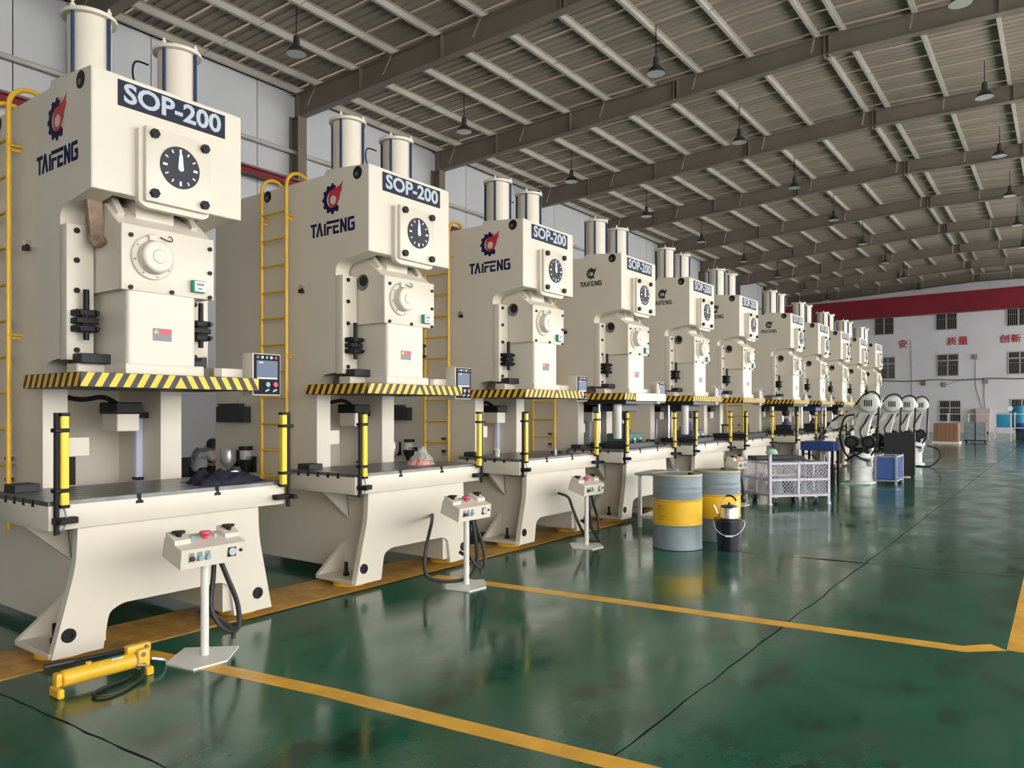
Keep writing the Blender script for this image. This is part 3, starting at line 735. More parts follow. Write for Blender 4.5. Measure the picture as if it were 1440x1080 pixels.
proto = make_press()
bare = copy_tree(proto)                                   # logo variants differ below
logo(proto, -0.675, 3.685, 0.152, YL, NAVY, RED)
wordmark(proto, -1.005, -0.345, 3.405, 0.135, YL, NAVY)
logo(bare, -0.675, 3.685, 0.088, YL, LOGOBLK, LOGOBLK)
wordmark(bare, -0.873, -0.488, 3.53, 0.075, YL, LOGOBLK)
GRP = 'row of cream stamping presses along the wall'
labels = ['cream stamping press nearest the yellow hand pump, crumpled navy jacket on its table',
          'cream stamping press with orange parts on its table, second from the hand pump',
          'cream stamping press with a white cup on its table, third from the hand pump',
          'cream stamping press with small black logo and green die, fourth from the hand pump',
          'cream stamping press behind the two grey and yellow drums, fifth from the hand pump',
          'cream stamping press beside the mesh cart, sixth from the hand pump',
          'cream stamping press just past the wide gap, seventh from the hand pump',
          'cream stamping press behind the robot next to the blue crate, eighth from the hand pump',
          'cream stamping press ninth from the hand pump, third before the white end wall',
          'cream stamping press tenth from the hand pump, last but one before the end wall',
          'cream stamping press at the end of the row toward the white end wall']
OFF = [2.5*k for k in range(6)]+[16+2.5*k for k in range(5)]
presses = []
for i, off in enumerate(OFF):
    if i == 0: o = proto
    elif i < 3: o = copy_tree(proto)
    elif i == 3: o = bare
    else: o = copy_tree(bare)
    o.location = (-5.1, 2.95+off, 0)
    tag(o, labels[i], 'press', GRP); presses.append(o)
# first press: a rusty lever hangs in the notch; fourth press: plain white ram front
bm = BM(); bar(bm, (-0.40, -0.43, 3.14), (-0.44, -0.38, 2.82), 0.10, 0.06); bar(bm, (-0.40, -0.40, 2.84), (-0.37, -0.38, 2.78), 0.07, 0.07)
obj('rusty_lever', bm, RUST, presses[0])
for o in list(presses[0].children):
    if o.name.startswith('slide_port'):
        for c in list(o.children): bpy.data.objects.remove(c)
        bpy.data.objects.remove(o)
P('ram_front_cover', presses[3], IVORY, box, -0.05, -0.03, -0.33, 0.70, 1.755, 1.875, 0.004, 1)
for i in range(3, 11):
    # level cylinder on the ram's right end of the working presses
    P('ram_buffer', presses[i], IVORY, lathe, [(0.05, 1.72), (0.05, 1.95), (0.035, 1.96), (0.035, 2.03), (0.001, 2.035)], (-0.14, 0.60, 0), 14)

# ------------------------------------------------------------------ control pedestals
def make_pedestal():
    r = bpy.data.objects.new('control_pedestal', None); COL.objects.link(r); r.empty_display_size = 0.1
    bm = BM(); prism(bm, [(-0.24, 0.0), (-0.05, -0.24), (0.20, -0.20), (0.22, 0.02), (0.02, 0.24)], 'z', 0.0, 0.012); obj('base_plate', bm, WHITE, r)
    P('pole', r, WHITE, cyl, (0, 0, 0.01), (0, 0, 0.66), 0.026, 16)
    bm = BM(); prism(bm, [(0.095, 0.612), (0.11, 0.735), (-0.09, 0.80), (-0.12, 0.68)], 'y', -0.225, 0.235); b = obj('control_box', bm, IVORY, r)
    z0 = 0.735
    for y in (-0.17, 0.185):
        sh = P('button_shroud', b, IVORY, prism, [(0.03, 0.755), (-0.075, 0.79), (-0.075, 0.835), (0.03, 0.79)], 'y', y-0.055, y+0.055)
        P('palm_button', sh, BLACK, lathe, [(0.02, 0.80), (0.02, 0.82), (0.042, 0.832), (0.042, 0.842), (0.001, 0.846)], (-0.02, y, 0), 16)
    e = BM(); lathe(e, [(0.015, 0.755), (0.018, 0.79), (0.04, 0.805), (0.036, 0.82), (0.001, 0.824)], (-0.01, 0.01, 0), 16); obj('emergency_stop', e, PINKB, b)
    P('indicator', b, CYANB, cyl, (-0.01, -0.085, 0.75), (-0.01, -0.085, 0.80), 0.018, 10)
    P('toggle', b, SILVER, cyl, (-0.01, 0.08, 0.75), (-0.01, 0.08, 0.795), 0.012, 8)
    for y, m_ in ((-0.155, DGREY), (-0.10, CYANB), (-0.045, CYANB)):
        s = P('switch_plate', b, GREY, box, 0.100, 0.108, y-0.018, y+0.018, 0.655, 0.712)
        P('switch_knob', s, m_, cyl, (0.105, y, 0.675), (0.125, y, 0.675), 0.016, 10)
    k = P('timer_plate', b, BLACK, box, 0.100, 0.107, 0.10, 0.162, 0.648, 0.714)
    P('timer_dial', k, SILVER, cyl, (0.106, 0.131, 0.681), (0.117, 0.131, 0.681), 0.026, 16)
    P('key_switch', b, BLACK, cyl, (0.100, 0.195, 0.682), (0.114, 0.195, 0.682), 0.011, 10)
    return r
ped = make_pedestal()
PED = [((-4.555, 2.80), 'white control pedestal between the hand pump and the first press', 0),
       ((-4.46, 5.37), 'white control pedestal in front of the press with orange parts', 1),
       ((-4.60, 7.78), 'white control pedestal in front of the press with the white cup', 2),
       ((-4.55, 12.75), 'white control pedestal behind the two drums', 3),
       ((-4.55, 18.55), 'white control pedestal behind the mesh cart by the blue table', 4)]
HOSE = [[(-0.02, 0.08, 0.63), (-0.03, 0.08, 0.50), (-0.02, 0.06, 0.30), (0.03, 0.12, 0.16), (0.04, 0.22, 0.14), (0.02, 0.23, 0.30), (0.0, 0.16, 0.50), (-0.01, 0.11, 0.63)],
        [(0.0, 0.08, 0.63), (0.02, 0.10, 0.45), (0.02, 0.13, 0.22), (-0.02, 0.06, 0.06), (-0.12, -0.16, 0.045), (-0.20, -0.32, 0.12), (-0.22, -0.32, 0.30), (-0.24, -0.26, 0.44), (-0.36, -0.08, 0.55), (-0.64, 0.24, 0.57)],
        [(0.0, 0.06, 0.63), (0.0, 0.06, 0.45), (0.02, 0.10, 0.20), (0.05, 0.20, 0.03), (0.0, 0.22, 0.012), (-0.05, 0.10, 0.06), (-0.08, -0.04, 0.25), (-0.14, -0.10, 0.46), (-0.26, 0.0, 0.56), (-0.49, 0.15, 0.58)]]
for k, (xy, lab, hz) in enumerate(PED):
    o = ped if k == 0 else copy_tree(ped)
    o.location = (*xy, 0); tag(o, lab, 'control stand', 'control pedestals along the presses')
    bm = BM(); tube(bm, smoothpts(HOSE[min(hz, 2)], 6), 0.017, 8); obj('cable_hose', bm, RUBBER, o)
    if k == 0:
        bm = BM(); tube(bm, smoothpts([(-0.06, -0.02, 0.30), (-0.05, 0.12, 0.22), (0.0, 0.2, 0.13), (0.02, 0.2, 0.07)], 6), 0.017, 8); obj('cable_hose', bm, RUBBER, o)

# ------------------------------------------------------------------ things on the press tables
def lump(bm, cx, cy, z0, rx, ry, h, seed, nx=26, ny=18, rot=0.0):
    rnd = random.Random(seed); waves = [(rnd.uniform(2, 13), rnd.uniform(2, 13), rnd.uniform(0, 6.28), rnd.uniform(.3, 1)) for _ in range(9)]
    top, cr, sr = {}, math.cos(rot), math.sin(rot)
    for i in range(nx+1):
        for j in range(ny+1):
            u, v = i/nx*2-1, j/ny*2-1
            r_ = min(1, (abs(u)**2.6+abs(v)**2.6)); ed = (1-r_)**0.45
            n = sum(a*math.sin(u*fx+v*fy+p) for fx, fy, p, a in waves)/5
            wob = 1+0.10*math.sin(5*math.atan2(v, u)+seed)
            x, y = u*rx*wob, v*ry*wob
            top[i, j] = bm.verts.new((cx+x*cr-y*sr, cy+x*sr+y*cr, z0+max(0.002, h*ed*(0.72+0.5*n))))
    for i in range(nx):
        for j in range(ny): bm.faces.new((top[i, j], top[i+1, j], top[i+1, j+1], top[i, j+1]))
    ring_ = [top[i, 0] for i in range(nx+1)]+[top[nx, j] for j in range(1, ny+1)]+[top[i, ny] for i in range(nx-1, -1, -1)]+[top[0, j] for j in range(ny-1, 0, -1)]
    bt = [bm.verts.new((v.co.x, v.co.y, z0)) for v in ring_]
    n = len(ring_)
    for i in range(n): bm.faces.new((ring_[i], bt[i], bt[(i+1) % n], ring_[(i+1) % n]))
    bm.faces.new(bt)
TZ = 1.047
jk = thing('jacket', 'crumpled dark navy jacket dropped on the first press table', 'jacket', (-5.42, 3.48, TZ-0.001))
bm = BM(); lump(bm, 0, 0, 0, 0.20, 0.27, 0.105, 3); obj('jacket_body', bm, JACKET, jk)
bm = BM(); lump(bm, 0.13, -0.16, 0, 0.07, 0.15, 0.06, 8, 12, 14, 0.3); obj('sleeve', bm, JACKET, jk)
bm = BM(); lump(bm, 0.10, 0.05, 0.08, 0.012, 0.03, 0.015, 5, 6, 6); obj('white_print', bm, DIALW, jk)
# bag of orange parts on the second table
bg_ = thing('plastic_bag', 'clear plastic bag holding orange parts on the second press table', 'bag', (-5.45, 5.80, TZ))
bm = BM(); lump(bm, 0, 0, 0, 0.08, 0.10, 0.075, 11, 14, 14); obj('orange_contents', bm, ORANGE, bg_)
bm = BM(); lump(bm, 0.0, 0.01, 0.0, 0.11, 0.13, 0.15, 17, 18, 18); o = obj('bag_film', bm, CLEAR, bg_)
bm = BM(); lump(bm, 0.0, 0.05, 0.12, 0.03, 0.05, 0.08, 19, 10, 10); o = obj('bag_twist', bm, CLEAR, bg_)
cup = thing('paper_cup', 'small white cup standing on the third press table', 'cup', (-5.62, 7.36, TZ))
bm = BM(); lathe(bm, [(0.028, 0), (0.038, 0.085), (0.041, 0.09), (0.041, 0.096), (0.036, 0.09), (0.027, 0.01), (0.001, 0.008)], (0, 0, 0), 18); obj('cup_body', bm, WHITE, cup)
bt = thing('spray_can', 'small pale bottle on the third press table beside loose tools', 'bottle', (-5.20, 8.02, TZ))
bm = BM(); lathe(bm, [(0.018, 0), (0.018, 0.07), (0.008, 0.085), (0.008, 0.10), (0.001, 0.10)], (0, 0, 0), 14); obj('bottle_body', bm, SILVER, bt)
for k in range(5):
    nut = P('steel_nut', None, DGREY, cyl, (0, 0, 0), (0, 0, 0.03), 0.03, 6); nut.location = (-5.35-0.07*(k % 2), 8.22+0.085*k, TZ)
    tag(nut, 'dark steel nut lying on the third press table', 'nut', 'loose steel nuts on the third press table')

# dies in the working presses
def die(i, lab, m_base, m_up, kind):
    y = 2.95+OFF[i]; d = thing('die_set', lab, 'die', (-5.55, y, TZ))
    P('lower_shoe', d, DIEBLK, box, -0.28, 0.34, -0.50, 0.45, 0, 0.075, 0.004, 1)
    P('lower_block', d, m_base, box, -0.20, 0.18, -0.12, 0.36, 0.075, 0.21, 0.01, 1)
    bm = BM(); lathe(bm, [(0.12, 0.21), (0.10, 0.27), (0.06, 0.31), (0.05, 0.36), (0.001, 0.36)], (0.02, 0.06, 0), 18); obj('punch_bed', bm, DIEPUR, d)
    for yy in (-0.38, 0.40): P('guide_post', d, CHROME, cyl, (-0.18, yy, 0.07), (-0.18, yy, 0.70), 0.022, 12)
    P('upper_shoe', d, DIEBLK, box, -0.28, 0.34, -0.50, 0.45, 0.66, 0.726, 0.004, 1)
    P('upper_block', d, m_up, box, -0.18, 0.16, -0.30, 0.22, 0.55, 0.66, 0.01, 1)
    P('punch', d, DIEBLK, lathe, [(0.001, 0.43), (0.07, 0.43), (0.10, 0.50), (0.10, 0.55)], (0.02, 0.0, 0), 18)
    if kind == 0:
        P('guard_sleeve', d, WHITE, lathe, [(0.055, 0.14), (0.065, 0.16), (0.065, 0.66)], (0.12, -0.36, 0), 16)
        for k in range(3): P('hex_bolt', d, CHROME, cyl, (0.22, -0.2+0.2*k, 0.075), (0.22, -0.2+0.2*k, 0.14), 0.025, 6)
    for k in range(4): P('clamp_bolt', d, DGREY, cyl, (0.28, -0.4+0.25*k, 0.07), (0.28, -0.4+0.25*k, 0.12), 0.02, 6)
die(3, 'green die set with white sleeve on the fourth press table', DIEGRN, DIEBLK, 0)
die(4, 'black die set with purple punch bed on the fifth press table', DIEPUR, DIEBLK, 0)
die(6, 'dark die set on the seventh press table past the wide gap', DIEBLK, DIEBLK, 1)
die(7, 'navy die set on the eighth press table', DIEBLK, BLUEP, 1)
die(8, 'dark die set on the ninth press table behind the robots', DIEBLK, DIEBLK, 1)
# sixth press: a dark bed plate and a bent fixture
fx = thing('steel_fixture', 'low black fixture plate with slanted arm on the sixth press table', 'fixture', (-5.5, 15.45, TZ))
P('plate', fx, DIEBLK, box, -0.3, 0.4, -0.6, 0.62, 0, 0.10, 0.006, 1)
P('slanted_arm', fx, DIEBLK, bar, (0.2, 0.05, 0.10), (0.1, 0.30, 0.28), 0.05)
P('ring', fx, DGREY, lathe, [(0.10, 0.25), (0.13, 0.25), (0.13, 0.28), (0.10, 0.28)], (-0.1, -0.3, 0), 18)
P('ring_post', fx, DIEBLK, cyl, (-0.2, -0.3, 0.09), (-0.2, -0.3, 0.26), 0.02, 8)

# ------------------------------------------------------------------ yellow hand pump on the floor
hp = thing('hand_pump', 'yellow hydraulic hand pump lying on the green floor with black hose', 'pump', (-4.60, 2.19, 0), PI/2-0.02)
P('barrel', hp, YEL, lathe, [(0.001, -0.25), (0.042, -0.25), (0.048, -0.242), (0.048, 0.165), (0.044, 0.17)], (0, 0, 0.085), 24, 'x')
P('barrel_band', hp, RUST, lathe, [(0.050, 0.160), (0.050, 0.170), (0.046, 0.170)], (0, 0, 0.085), 24, 'x')
bm = BM(); box(bm, -0.285, -0.25, -0.032, 0.032, 0.05, 0.125, 0.01, 2); fb = obj('end_block', bm, YEL, hp)
bm = BM(); box(bm, -0.30, -0.265, -0.095, 0.03, 0.0, 0.055, 0.008, 1); obj('foot', bm, YEL, hp)
bm = BM(); box(bm, 0.17, 0.245, -0.045, 0.045, 0.03, 0.15, 0.012, 2); box(bm, 0.12, 0.27, -0.01, 0.05, 0.12, 0.175, 0.014, 2); box(bm, 0.195, 0.24, -0.10, -0.03, 0.0, 0.05, 0.006, 1); hd = obj('pump_head', bm, YEL, hp)
P('head_pin', hd, RUST, cyl, (0.235, -0.03, 0.155), (0.235, 0.06, 0.155), 0.012, 10)
P('head_pin', hd, RUST, cyl, (0.20, -0.052, 0.12), (0.20, 0.02, 0.12), 0.014, 10)
P('filler_cap', hp, YEL, cyl, (-0.10, 0, 0.13), (-0.10, 0, 0.145), 0.015, 10)
P('nameplate', hp, ALU, box, 0.02, 0.09, -0.025, 0.012, 0.125, 0.134)
bm = BM(); tube(bm, [(0.12, 0.035, 0.15), (-0.30, 0.10, 0.145)], 0.012, 10); h = obj('lever_bar', bm, BLACK, hp)
P('lever_grip', h, RUBBER, cyl, (-0.15, 0.0765, 0.147), (-0.30, 0.10, 0.145), 0.016, 10)
bm = BM(); tube(bm, smoothpts([(0.19, -0.06, 0.06), (0.17, -0.10, 0.03), (0.12, -0.16, 0.014), (-0.02, -0.24, 0.013), (-0.12, -0.25, 0.013), (-0.16, -0.20, 0.013), (-0.10, -0.14, 0.013), (0.03, -0.10, 0.013), (0.12, -0.06, 0.013)], 7), 0.010, 8); obj('hose', bm, RUBBER, hp)
P('fitting', hp, CHROME, cyl, (0.17, -0.045, 0.06), (0.20, -0.075, 0.06), 0.014, 8)
bm = BM(); tube(bm, smoothpts([(0.27, -0.01, 0.07), (0.33, -0.02, 0.05), (0.36, 0.01, 0.03), (0.38, 0.03, 0.02)], 5), 0.010, 8); obj('outlet_hose', bm, ALU, hp)

# ------------------------------------------------------------------ drums, bucket, kettle, bench
def drum(x, y, lab, rz):
    d = thing('oil_drum', lab, 'drum', (x, y, 0), rz, 'grey and yellow steel drums')
    R = 0.285
    P('lower_shell', d, DRUMG, lathe, [(R-0.01, 0.0), (R+0.004, 0.006), (R+0.004, 0.02), (R, 0.03), (R, 0.27), (R+0.010, 0.28), (R, 0.29)], (0, 0, 0), 44)
    P('yellow_band', d, DRUMY, lathe, [(R+0.001, 0.285), (R+0.001, 0.56), (R+0.011, 0.57), (R+0.001, 0.58)], (0, 0, 0), 44)
    P('upper_shell', d, DRUMG, lathe, [(R, 0.575), (R, 0.66), (R+0.003, 0.67), (R, 0.68), (R, 0.72), (R+0.003, 0.73), (R, 0.74), (R, 0.865)], (0, 0, 0), 44)
    rim = P('rim', d, DRUMLID, lathe, [(R-0.02, 0.845), (R-0.012, 0.868), (R+0.005, 0.872), (R+0.005, 0.858), (R-0.001, 0.852)], (0, 0, 0), 44)
    lid = P('lid', d, DRUMLID, lathe, [(R-0.005, 0.83), (R-0.012, 0.856), (0.001, 0.856)], (0, 0, 0), 32)
    P('bung', lid, BLACK, cyl, (0.16, 0.02, 0.85), (0.16, 0.02, 0.885), 0.035, 14)
    return d
d1 = drum(-3.69, 8.34, 'grey and yellow steel drum standing beside the black bucket', 0.0)
d2 = drum(-3.52, 9.15, 'grey and yellow steel drum half hidden behind the other drum and bucket', 1.3)
# print on the front drum's band: rows of small letters wrapped on the shell
rnd = random.Random(3); bm = BM(); a0 = math.atan2(-1.0, 0.02)
for row, (z, n, wd, st_, h) in enumerate([(0.505, 3, 0.010, 0.014, 0.016), (0.507, 9, 0.006, 0.010, 0.006), (0.47, 8, 0.006, 0.011, 0.006), (0.445, 7, 0.006, 0.011, 0.006), (0.42, 5, 0.006, 0.012, 0.006), (0.385, 5, 0.012, 0.026, 0.014), (0.352, 4, 0.012, 0.026, 0.010)]):
    for k in range(n):
        s0 = -0.13+(0.05 if row == 1 else 0)+k*st_; a = a0+s0/0.286
        c = Vector((math.cos(a), math.sin(a), 0)); t = Vector((-math.sin(a), math.cos(a), 0))
        obox(bm, c*0.2865+Vector((0, 0, z)), t, c, (0, 0, 1), wd/2*rnd.uniform(.6, 1), 0.0012, h/2)
obj('drum_lettering', bm, DRUMTXT, d1, smooth=False)
bk = thing('bucket', 'black plastic bucket with wire handle standing by the drums', 'bucket', (-3.13, 8.52, 0), 0)
P('bucket_body', bk, BUCKET, lathe, [(0.125, 0.0), (0.13, 0.005), (0.155, 0.33), (0.172, 0.335), (0.172, 0.365), (0.165, 0.368), (0.158, 0.36), (0.128, 0.02), (0.001, 0.02)], (0, 0, 0), 36)
bm = BM(); pts = [(0.175*math.cos(a)*0.92-0.02*0, 0, 0) for a in (0,)]
vd = Vector((-0.33, 0.94, 0)); rt = Vector((0.94, 0.33, 0))
bm.free(); bm = BM()
tube(bm, [tuple(rt*(0.176*math.cos(a))-vd*(0.176*math.sin(a)*0.99)+Vector((0, 0, 0.335-0.15*math.sin(a)))) for a in [PI*k/16 for k in range(17)]], 0.004, 6); hb = obj('wire_handle', bm, DIALW, bk)
P('handle_grip', hb, DIALW, cyl, tuple(-vd*0.176-rt*0.04+Vector((0, 0, 0.185))), tuple(-vd*0.176+rt*0.04+Vector((0, 0, 0.185))), 0.010, 8)
P('bucket_lid', bk, BUCKET, lathe, [(0.16, 0.345), (0.16, 0.362), (0.001, 0.362)], (0, 0, 0), 30)
kt = thing('kettle', 'small steel kettle with black handle sitting on the black bucket', 'kettle', (-3.13, 8.52, 0.362), math.atan2(0.33, 0.94)+PI)
P('kettle_body', kt, KETTLE, lathe, [(0.10, 0.0), (0.108, 0.01), (0.104, 0.115), (0.095, 0.135)], (0, 0, 0), 30)
ld = P('kettle_lid', kt, BUCKET, lathe, [(0.097, 0.132), (0.09, 0.15), (0.05, 0.16), (0.001, 0.162)], (0, 0, 0), 26)
P('lid_knob', ld, BLACK, lathe, [(0.008, 0.155), (0.008, 0.17), (0.016, 0.175), (0.014, 0.186), (0.001, 0.188)], (0, 0, 0), 12)
bm = BM(); tube(bm, smoothpts([(0.095, 0, 0.035), (0.135, 0, 0.06), (0.15, 0, 0.10), (0.175, 0, 0.15)], 5), 0.012, 8); obj('spout', bm, KETTLE, kt)
bm = BM(); tube(bm, [(0.095*math.cos(a), 0, 0.13+0.135*math.sin(a)) for a in [0.15+(PI-0.3)*k/14 for k in range(15)]], 0.004, 6); o = obj('bail', bm, KETTLE, kt)
bm = BM(); tube(bm, [(0.095*math.cos(a), 0, 0.13+0.137*math.sin(a)) for a in [1.2+1.35*k/8 for k in range(9)]], 0.011, 8); obj('bail_grip', bm, BLACK, o)

bn = thing('work_bench', 'grey steel work bench standing behind the drums', 'bench', (-4.42, 9.82, 0), 0.10)
bm = BM(); box(bm, -0.42, 0.62, -0.36, 0.36, 0.715, 0.75, 0.004, 1); obj('bench_top', bm, BENCH, bn)
for x in (-0.36, 0.55):
    for y in (-0.31, 0.31): P('leg', bn, WHITE, box, x-0.022, x+0.022, y-0.022, y+0.022, 0, 0.72)
bm = BM()
for y in (-0.31, 0.31): box(bm, -0.36, 0.55, y-0.015, y+0.015, 0.12, 0.15)
for x in (-0.36, 0.55): box(bm, x-0.015, x+0.015, -0.31, 0.31, 0.12, 0.15)
obj('stretcher', bm, WHITE, bn)
P('shelf', bn, WHITE, box, -0.36, 0.55, -0.31, 0.31, 0.15, 0.165)
cl = thing('cloth', 'pale lilac rag crumpled on the work bench', 'cloth', (-4.40, 9.72, 0.749))
bm = BM(); lump(bm, 0, 0, 0, 0.22, 0.13, 0.06, 21, 18, 12); obj('rag', bm, CLOTH, cl)

# ------------------------------------------------------------------ mesh cart
ct = thing('mesh_cart', 'white tubular cart with wire mesh sides standing on castors', 'cart', (-4.03, 12.90, 0), math.atan2(0.82, 0.755))
Lc, Dc = 1.10, 0.90
for (x, y, h) in ((0, 0, 0.88), (Lc, 0, 0.90), (0, Dc, 0.88), (Lc, Dc, 0.90)):
    p = P('post', ct, CART, box, x-0.022, x+0.022, y-0.022, y+0.022, 0.03, h, 0.003, 1)
    P('foot', p, CART, box, x-0.032, x+0.032, y-0.032, y+0.032, 0.0, 0.035, 0.003, 1)
for z in (0.16, 0.43, 0.71):
    for (a, b) in (((0, 0), (Lc, 0)), ((Lc, 0), (Lc, Dc)), ((0, Dc), (Lc, Dc)), ((0, 0), (0, Dc))):
        P('rail', ct, CART, bar, (*a, z), (*b, z), 0.036)
for (x, y) in ((Lc*0.48, 0), (Lc*0.48, Dc), (0, Dc/2), (Lc, Dc/2)): P('mid_post', ct, CART, box, x-0.018, x+0.018, y-0.018, y+0.018, 0.16, 0.71)
P('deck', ct, CART, box, 0, Lc, 0, Dc, 0.145, 0.165)
def mesh_panel(bm, p0, ux, L, z0, z1, n):
    p0 = Vector(p0); ux = Vector(ux); H_ = z1-z0; st_ = L/n
    for s_ in (1, -1):
        k = -int(H_/st_)-1
        while k*st_ < L+H_:
            a = k*st_
            # line x = a + s*(z)
            pts = []
            for zz in (0, H_):
                x = a+(zz if s_ > 0 else H_-zz); pts.append([x, zz])
            (xa, za), (xb, zb) = pts
            if xa > xb: (xa, za), (xb, zb) = (xb, zb), (xa, za)
            sl_ = (zb-za)/(xb-xa)
            if xa < 0: za += sl_*(0-xa); xa = 0
            if xb > L: zb += sl_*(L-xb); xb = L
            if xb-xa > 0.01: bar(bm, p0+ux*xa+Vector((0, 0, z0+za)), p0+ux*xb+Vector((0, 0, z0+zb)), 0.006, 0.006)
            k += 1
bm = BM()
for z0, z1 in ((0.18, 0.41), (0.45, 0.69)):
    mesh_panel(bm, (0, 0, 0), (1, 0, 0), Lc, z0, z1, 17); mesh_panel(bm, (0, Dc, 0), (1, 0, 0), Lc, z0, z1, 17)
    mesh_panel(bm, (0, 0, 0), (0, 1, 0), Dc, z0, z1, 14); mesh_panel(bm, (Lc, 0, 0), (0, 1, 0), Dc, z0, z1, 14)
wm = obj('wire_mesh', bm, CART, ct, smooth=False); wm['kind'] = 'stuff'
for (x, y) in ((0.16, 0.1), (Lc-0.18, 0.1), (0.16, Dc-0.1), (Lc-0.18, Dc-0.1)):
    w_ = P('castor_wheel', ct, RUBBER, cyl, (x-0.02, y, 0.055), (x+0.02, y, 0.055), 0.055, 18)
    P('castor_fork', w_, CART, box, x-0.028, x+0.028, y-0.02, y+0.02, 0.07, 0.148)
    P('wheel_hub', w_, DIALW, cyl, (x-0.024, y, 0.055), (x+0.024, y, 0.055), 0.022, 12)
bm = BM(); box(bm, 0.05, Lc-0.1, Dc-0.35, Dc-0.05, 0.74, 0.80, 0.003, 1)
tb_ = thing('steel_tray', 'dark flat tray lying across the mesh cart rails', 'tray', (-4.03, 12.90, 0), math.atan2(0.82, 0.755)); obj('tray_body', bm, DGREY, tb_)
P('tray_runner', tb_, DGREY, box, 0.0, Lc, Dc-0.25, Dc-0.15, 0.715, 0.742)
for k, (x, y, h, r_) in enumerate([(0.35, 0.35, 0.30, 0.09), (0.62, 0.5, 0.22, 0.12), (0.8, 0.3, 0.18, 0.08), (0.2, 0.6, 0.34, 0.07)]):
    o = P('scrap_part', None, (CRATEG, DGREY, CRATEG, PINK)[k], lathe, [(r_, 0), (r_*1.05, h*0.3), (r_*0.7, h*0.6), (r_*0.75, h), (r_*0.3, h)], (0, 0, 0), 16)
    M_ = Matrix.Translation((-4.03, 12.90, 0)) @ Matrix.Rotation(math.atan2(0.82, 0.755), 4, 'Z')
    o.location = M_ @ Vector((x, y, 0.164)); tag(o, ('tall grey turned part in the mesh cart', 'wide dark turned part in the mesh cart', 'short grey turned part in the mesh cart', 'pinkish turned part in the mesh cart')[k], 'part', 'scrap parts in the mesh cart')
bk2 = thing('green_cap', 'small pale green cap hung on the mesh cart corner post', 'cap', (-4.03, 12.90, 0.879))
bm = BM(); lathe(bm, [(0.10, 0.0), (0.095, 0.03), (0.07, 0.075), (0.001, 0.09)], (0.02, 0.02, 0), 16); obj('cap_dome', bm, mat('cap_green', (0.35, 0.55, 0.42), 0.7), bk2)

